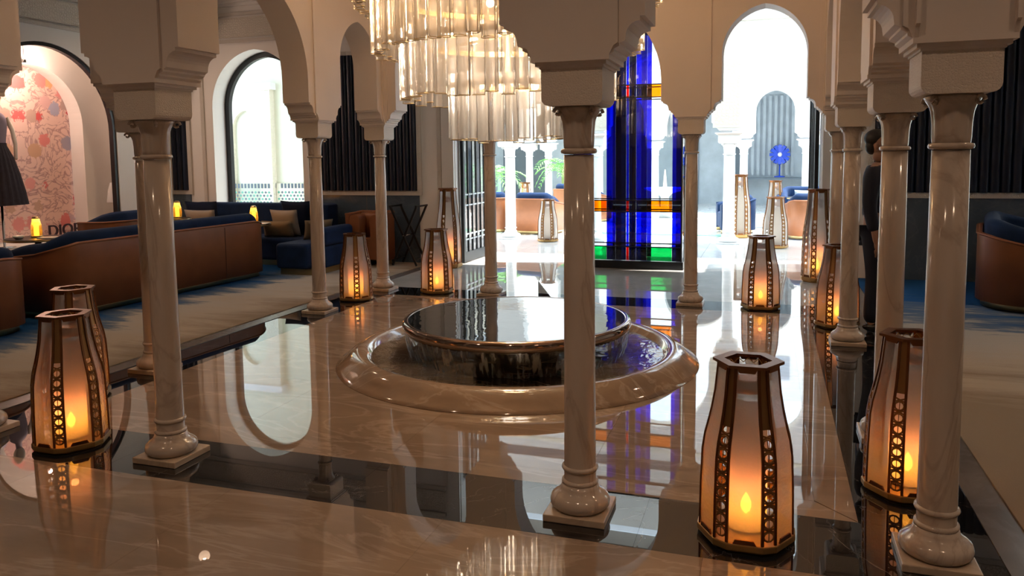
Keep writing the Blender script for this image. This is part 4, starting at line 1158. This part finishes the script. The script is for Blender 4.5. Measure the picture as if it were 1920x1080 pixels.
struct(MB().box(-6.9, 6.0, 12.7, CYN + 0.2, 4.70, 4.80).build('shade_roof_gallery', 'court_white'))  # unseen partial roof, added to shade the near arcade
ccol = make_column('court_white', 'court_white', 'court_white')
ccol['category'] = 'column'
k = 0
CL = {0: 'white court column beyond the palm beside the open door leaf', 1: 'white court column by the orange tub chairs', 2: 'white court column behind the blue glass screen', 3: 'bright white court column with lattice panel above, by the tall glaring lantern', 4: 'white court column at the blue armchair group', 5: 'white court column beyond the door jamb by the silk panel'}
for i, x in enumerate(CXS):
    o = place(ccol, k == 0, (x, CYN, 0), 0, CL[i], 'white columns of the court'); o.scale = (1.45, 1.45, 1.0); k += 1
FLb = ['slim white far column seen between the orange chairs and palms', 'slim white far column beside the potted palm', 'far white column behind the stained screen edge', 'far white column behind the court water basin', 'far white column carrying the arch in front of the blue flower', 'far white column beyond the blue armchairs', 'far white column at the gallery end', 'outermost far white column of the gallery']
for i, x in enumerate(FXS):
    o = copy_tree(ccol); o.location = (x, CYF, 0); o.scale = (1.55, 1.55, 1.0); o['label'] = FLb[i]
# walls of the side passage seen through the arched doorway
pas = struct(MB().box(-13.5, -6.9, 13.2, 13.5, 0, 4.4).build('wall_passage', 'passage_wall'), 'sunlit cream passage wall behind the arched doorway')
MB().prism(outline_with_openings(-10.40, -9.27, 2.95, [(-9.86, 0.30, 2.2, 0.36)]), 'y', 13.06, 13.2).build('arched_niche_frame', 'carved_lattice', pas)
MB().box(-10.45, -9.22, 13.02, 13.2, 2.95, 3.08).build('niche_cornice', 'court_white', pas)
MB().box(-10.3, -9.4, 13.15, 13.21, 0, 2.6).build('niche_back', 'passage_wall', pas)
MB().box(-9.26, -6.95, 13.16, 13.2, 0.0, 1.12).build('tile_dado', 'court_cream', pas)
dia = MB()
dia.add([(0, -0.004, -0.055), (0.045, -0.004, 0), (0, -0.004, 0.055), (-0.045, -0.004, 0), (0, 0, -0.055), (0.045, 0, 0), (0, 0, 0.055), (-0.045, 0, 0)], [(0, 1, 2, 3), (0, 4, 5, 1), (1, 5, 6, 2), (2, 6, 7, 3), (3, 7, 4, 0)])
dme = dia.mesh('diamond_tile', 'green_tile')
dm2 = dme.copy(); dm2.materials[0] = MATS['court_dark']
for j in range(9):
    for i in range(22):
        x = -10.30 + i * 0.078 + (0.039 if j % 2 else 0); z = 0.42 + j * 0.066
        yy = 13.058 if x < -9.30 else 13.158
        if abs(x + 9.27) < 0.035: continue
        o = link('diamond_tile', dm2 if (i + j) % 2 else dme, pas, loc=(x, yy, z)); o.scale = (0.62, 1, 0.46)
for i in range(22):
    x = -10.32 + i * 0.078; yy = 13.06 if x < -9.32 else 13.16
    if abs(x + 9.25) < 0.05: continue
    MB().box(x, x + 0.04, yy - 0.01, yy, 1.03, 1.12).build('merlon_tile', 'court_dark', pas)
struct(MB().box(-13.8, -13.5, YF + 0.4, 13.5, 0, 4.4).build('wall_passage_left', 'court_cream'))
struct(MB().box(-13.8, -6.9, YF + 0.4, 13.5, 4.4, 4.5).build('shade_roof_passage', 'court_white'))  # unseen roof slab, added to dim the passage below it

# ---- outdoor seating, lanterns, palms, basin and flower sculpture
OG = 'orange tub chairs in the court'
booth('orange leather tub chair with blue cushion next to the white column by the palm', (-4.62, 15.10, 0), -PI / 2 - 0.15, 0.95, 0.75, 0.25, 0.74, 0.62, 'leather', 'velvet_navy', name='tub_chair', cat='armchair', nav=0.14, group=OG)
booth('orange leather tub chair with blue cushion half hidden by the pale indoor column', (-5.62, 15.30, 0), -PI / 2 + 0.3, 0.95, 0.75, 0.25, 0.74, 0.62, 'leather', 'velvet_navy', name='tub_chair', cat='armchair', nav=0.14, group=OG)
booth('orange leather tub chair with blue cushion farther back, near the potted palm', (-4.55, 18.2, 0), -PI / 2 - 0.4, 1.3, 0.8, 0.25, 0.80, 0.62, 'leather', 'velvet_navy', name='tub_chair', cat='armchair', nav=0.14, group=OG)
booth('orange leather tub chair beside the tall jamb lantern', (0.78, 15.2, 0), -PI / 2 + 0.2, 0.85, 0.75, 0.25, 0.74, 0.62, 'leather', 'velvet_navy', name='tub_chair', cat='armchair', nav=0.14, group=OG)
booth('blue court sofa behind the small round table', (0.95, 18.2, 0), PI / 2, 1.6, 0.8, 0.3, 0.82, 0.7, 'velvet_navy', 'velvet_navy', name='court_sofa', cat='sofa', nav=0.08)
booth('blue court armchair behind the glaring lanterns', (-0.30, 16.6, 0), 0.2, 0.8, 0.7, 0.22, 0.70, 0.6, 'velvet_navy', 'velvet_navy', name='court_armchair', cat='armchair', nav=0.1)
side_table('round black court table in front of the blue sofa', 0.75, 16.75, 0.70, 0.42)
cushion('pale blue cushion on the blue court sofa', 'court_grey', (0.75, 17.75, 0.43), (0.5, 0.4, 0.14), (0.25, 0, 0))
for x, y, s, lb in ((-3.95, 14.05, (1.0, 1.0, 1.05), 'glaring sunlit lantern in front of the orange chairs'), (-5.9, 18.9, (1, 1, 1.25), 'copper lantern behind the white court column'), (-0.55, 15.5, (1.15, 1.15, 1.6), 'tall glaring lantern just beside the bright white court column'),
                (0.10, 13.9, (1.1, 1.1, 1.15), 'sunlit lantern in the court in front of the blue armchair'), (0.12, 17.7, (1, 1, 1.35), 'sunlit lantern behind other lanterns near the blue sofa')):
    o = copy_tree(lan); o.location = (x, y, 0); o.scale = s; o['label'] = lb; o['group'] = 'lanterns in the court'
    o.rotation_euler = (0, 0, 0.2)
    for c_ in list(o.children):
        if c_.type == 'LIGHT' or c_.name.startswith('flame'): bpy.data.objects.remove(c_)
bs2 = thing('court_basin', 'white stepped water basin in the middle of the court', 'fountain', (-2.35, 18.6, 0))
MB().lathe([(1.25, 0), (1.25, 0.16), (1.15, 0.18), (1.12, 0.12), (0.02, 0.10)], 8, smooth=False).build('basin', 'court_white', bs2)
MB().lathe([(0.14, 0.1), (0.10, 0.3), (0.09, 0.6), (0.16, 0.68), (0.48, 0.78), (0.50, 0.82), (0.44, 0.82), (0.1, 0.75)], 32).build('bowl', 'court_white', bs2)
MB().lathe([(1.13, 0.14), (0.003, 0.14)], 8, cap=False).build('basin_water', 'water', bs2)
MB().lathe([(0.05, 0.75), (0.035, 1.0), (0.012, 1.25)], 12).build('jet', 'frosted_white', bs2)
def frond(L_, droop, mb, az, z0):
    pts = []
    for k in range(7):
        t = k / 6; r = L_ * t
        pts.append(Vector((r * math.cos(az) * (1 - 0.15 * t), r * math.sin(az) * (1 - 0.15 * t), z0 + L_ * (0.75 * t - droop * t * t))))
    mb.tube(pts, [0.008 * (1 - 0.8 * k / 6) for k in range(7)], 4)
    side = Vector((-math.sin(az), math.cos(az), 0))
    for k in range(1, 7):
        for h in (0, 0.5):
            if k + h > 6: continue
            i = min(int(k + h), 6); p = pts[i] if h == 0 else (pts[i] + pts[min(i + 1, 6)]) / 2
            d = (pts[i] - pts[i - 1]).normalized()
            ll = 0.34 * L_ * (1 - 0.55 * k / 6)
            for s in (-1, 1):
                e = p + (side * s * 0.8 + d * 0.6).normalized() * ll + Vector((0, 0, -0.25 * ll))
                m_ = (p + e) / 2 + Vector((0, 0, 0.03)); w = d * 0.022
                mb.add([p, m_ + w, e, m_ - w], [(0, 1, 2, 3)])
def palm(label, x, y, h, n, seed):
    random.seed(seed)
    t = thing('potted_palm', label, 'palm', (x, y, 0))
    MB().lathe([(0.18, 0), (0.25, 0.05), (0.28, 0.42), (0.25, 0.45), (0.22, 0.40)], 20).build('pot', 'pot_green', t)
    MB().tube([(0, 0, 0.35), (0.02, 0.01, h * 0.6), (0, 0, h)], [0.05, 0.04, 0.03], 8).build('trunk', 'leaf_stem', t)
    for k in range(n):
        mb = MB(); frond(0.75 + 0.35 * random.random(), 0.6 + 0.6 * random.random(), mb, 2 * PI * k / n + random.random() * 0.5, h - 0.25 * random.random())
        mb.build('frond', 'leaf', t)
palm('feathery potted palm beside the open iron door leaf', -6.25, 17.2, 1.25, 14, 3)
palm('bushy potted palm beyond the orange chairs', -5.45, 20.9, 1.35, 16, 5)
for lb, x0, x1 in (('low green lattice screen behind the palm', -7.9, -6.6),):
    ls = thing('lattice_screen', lb, 'screen', ((x0 + x1) / 2, 18.9, 0)); w = (x1 - x0) / 2
    for s in (-1, 1): MB().box(s * w - 0.03, s * w + 0.03, -0.03, 0.03, 0, 1.25).build('post', 'pot_green', ls)
    for z in (0.1, 1.2): MB().box(-w, w, -0.02, 0.02, z, z + 0.05).build('rail', 'pot_green', ls)
    for k in range(8):
        u = -w + k * (2 * w) / 8
        for sgn in (1, -1):
            a, b = (u, 0.12), (min(u + 1.08, w), 0.12 + min(1.08, w - u))
            if sgn < 0: a, b = (-a[0], a[1]), (-b[0], b[1])
            MB().bar((a[0], 0.004 * sgn, a[1]), (b[0], 0.004 * sgn, b[1]), 0.012, 0.02).build('slat', 'pot_green', ls)
cs = thing('console_table', 'grey console table below the blue flower sculpture', 'table', (0.26, 25.6, 0))
MB().box(-1.2, 1.0, -0.25, 0.25, 0.80, 0.86).build('table_top', 'court_dark', cs)
for sx in (-1.15, 0.95):
    for sy in (-0.2, 0.2): MB().box(sx - 0.03, sx + 0.03, sy - 0.03, sy + 0.03, 0, 0.8).build('leg', 'court_dark', cs)
fs_ = thing('flower_sculpture', 'blue glass flower sculpture on a stem beyond the far arch', 'sculpture', (0.28, 25.55, 0.86))
MB().lathe([(0.16, 0), (0.16, 0.03), (0.02, 0.05), (0.02, 0.55)], 16).build('stem', 'blue_art', fs_)
for k in range(12):
    a = 2 * PI * k / 12
    MB().bar((0.04 * math.cos(a), -0.03, 0.70 + 0.04 * math.sin(a)), (0.30 * math.cos(a), -0.08, 0.70 + 0.30 * math.sin(a)), 0.11, 0.10).build('petal', 'blue_art', fs_)
MB().sphere((0, -0.08, 0.70), 0.07, 12, 8).build('flower_centre', 'white_ceramic', fs_)
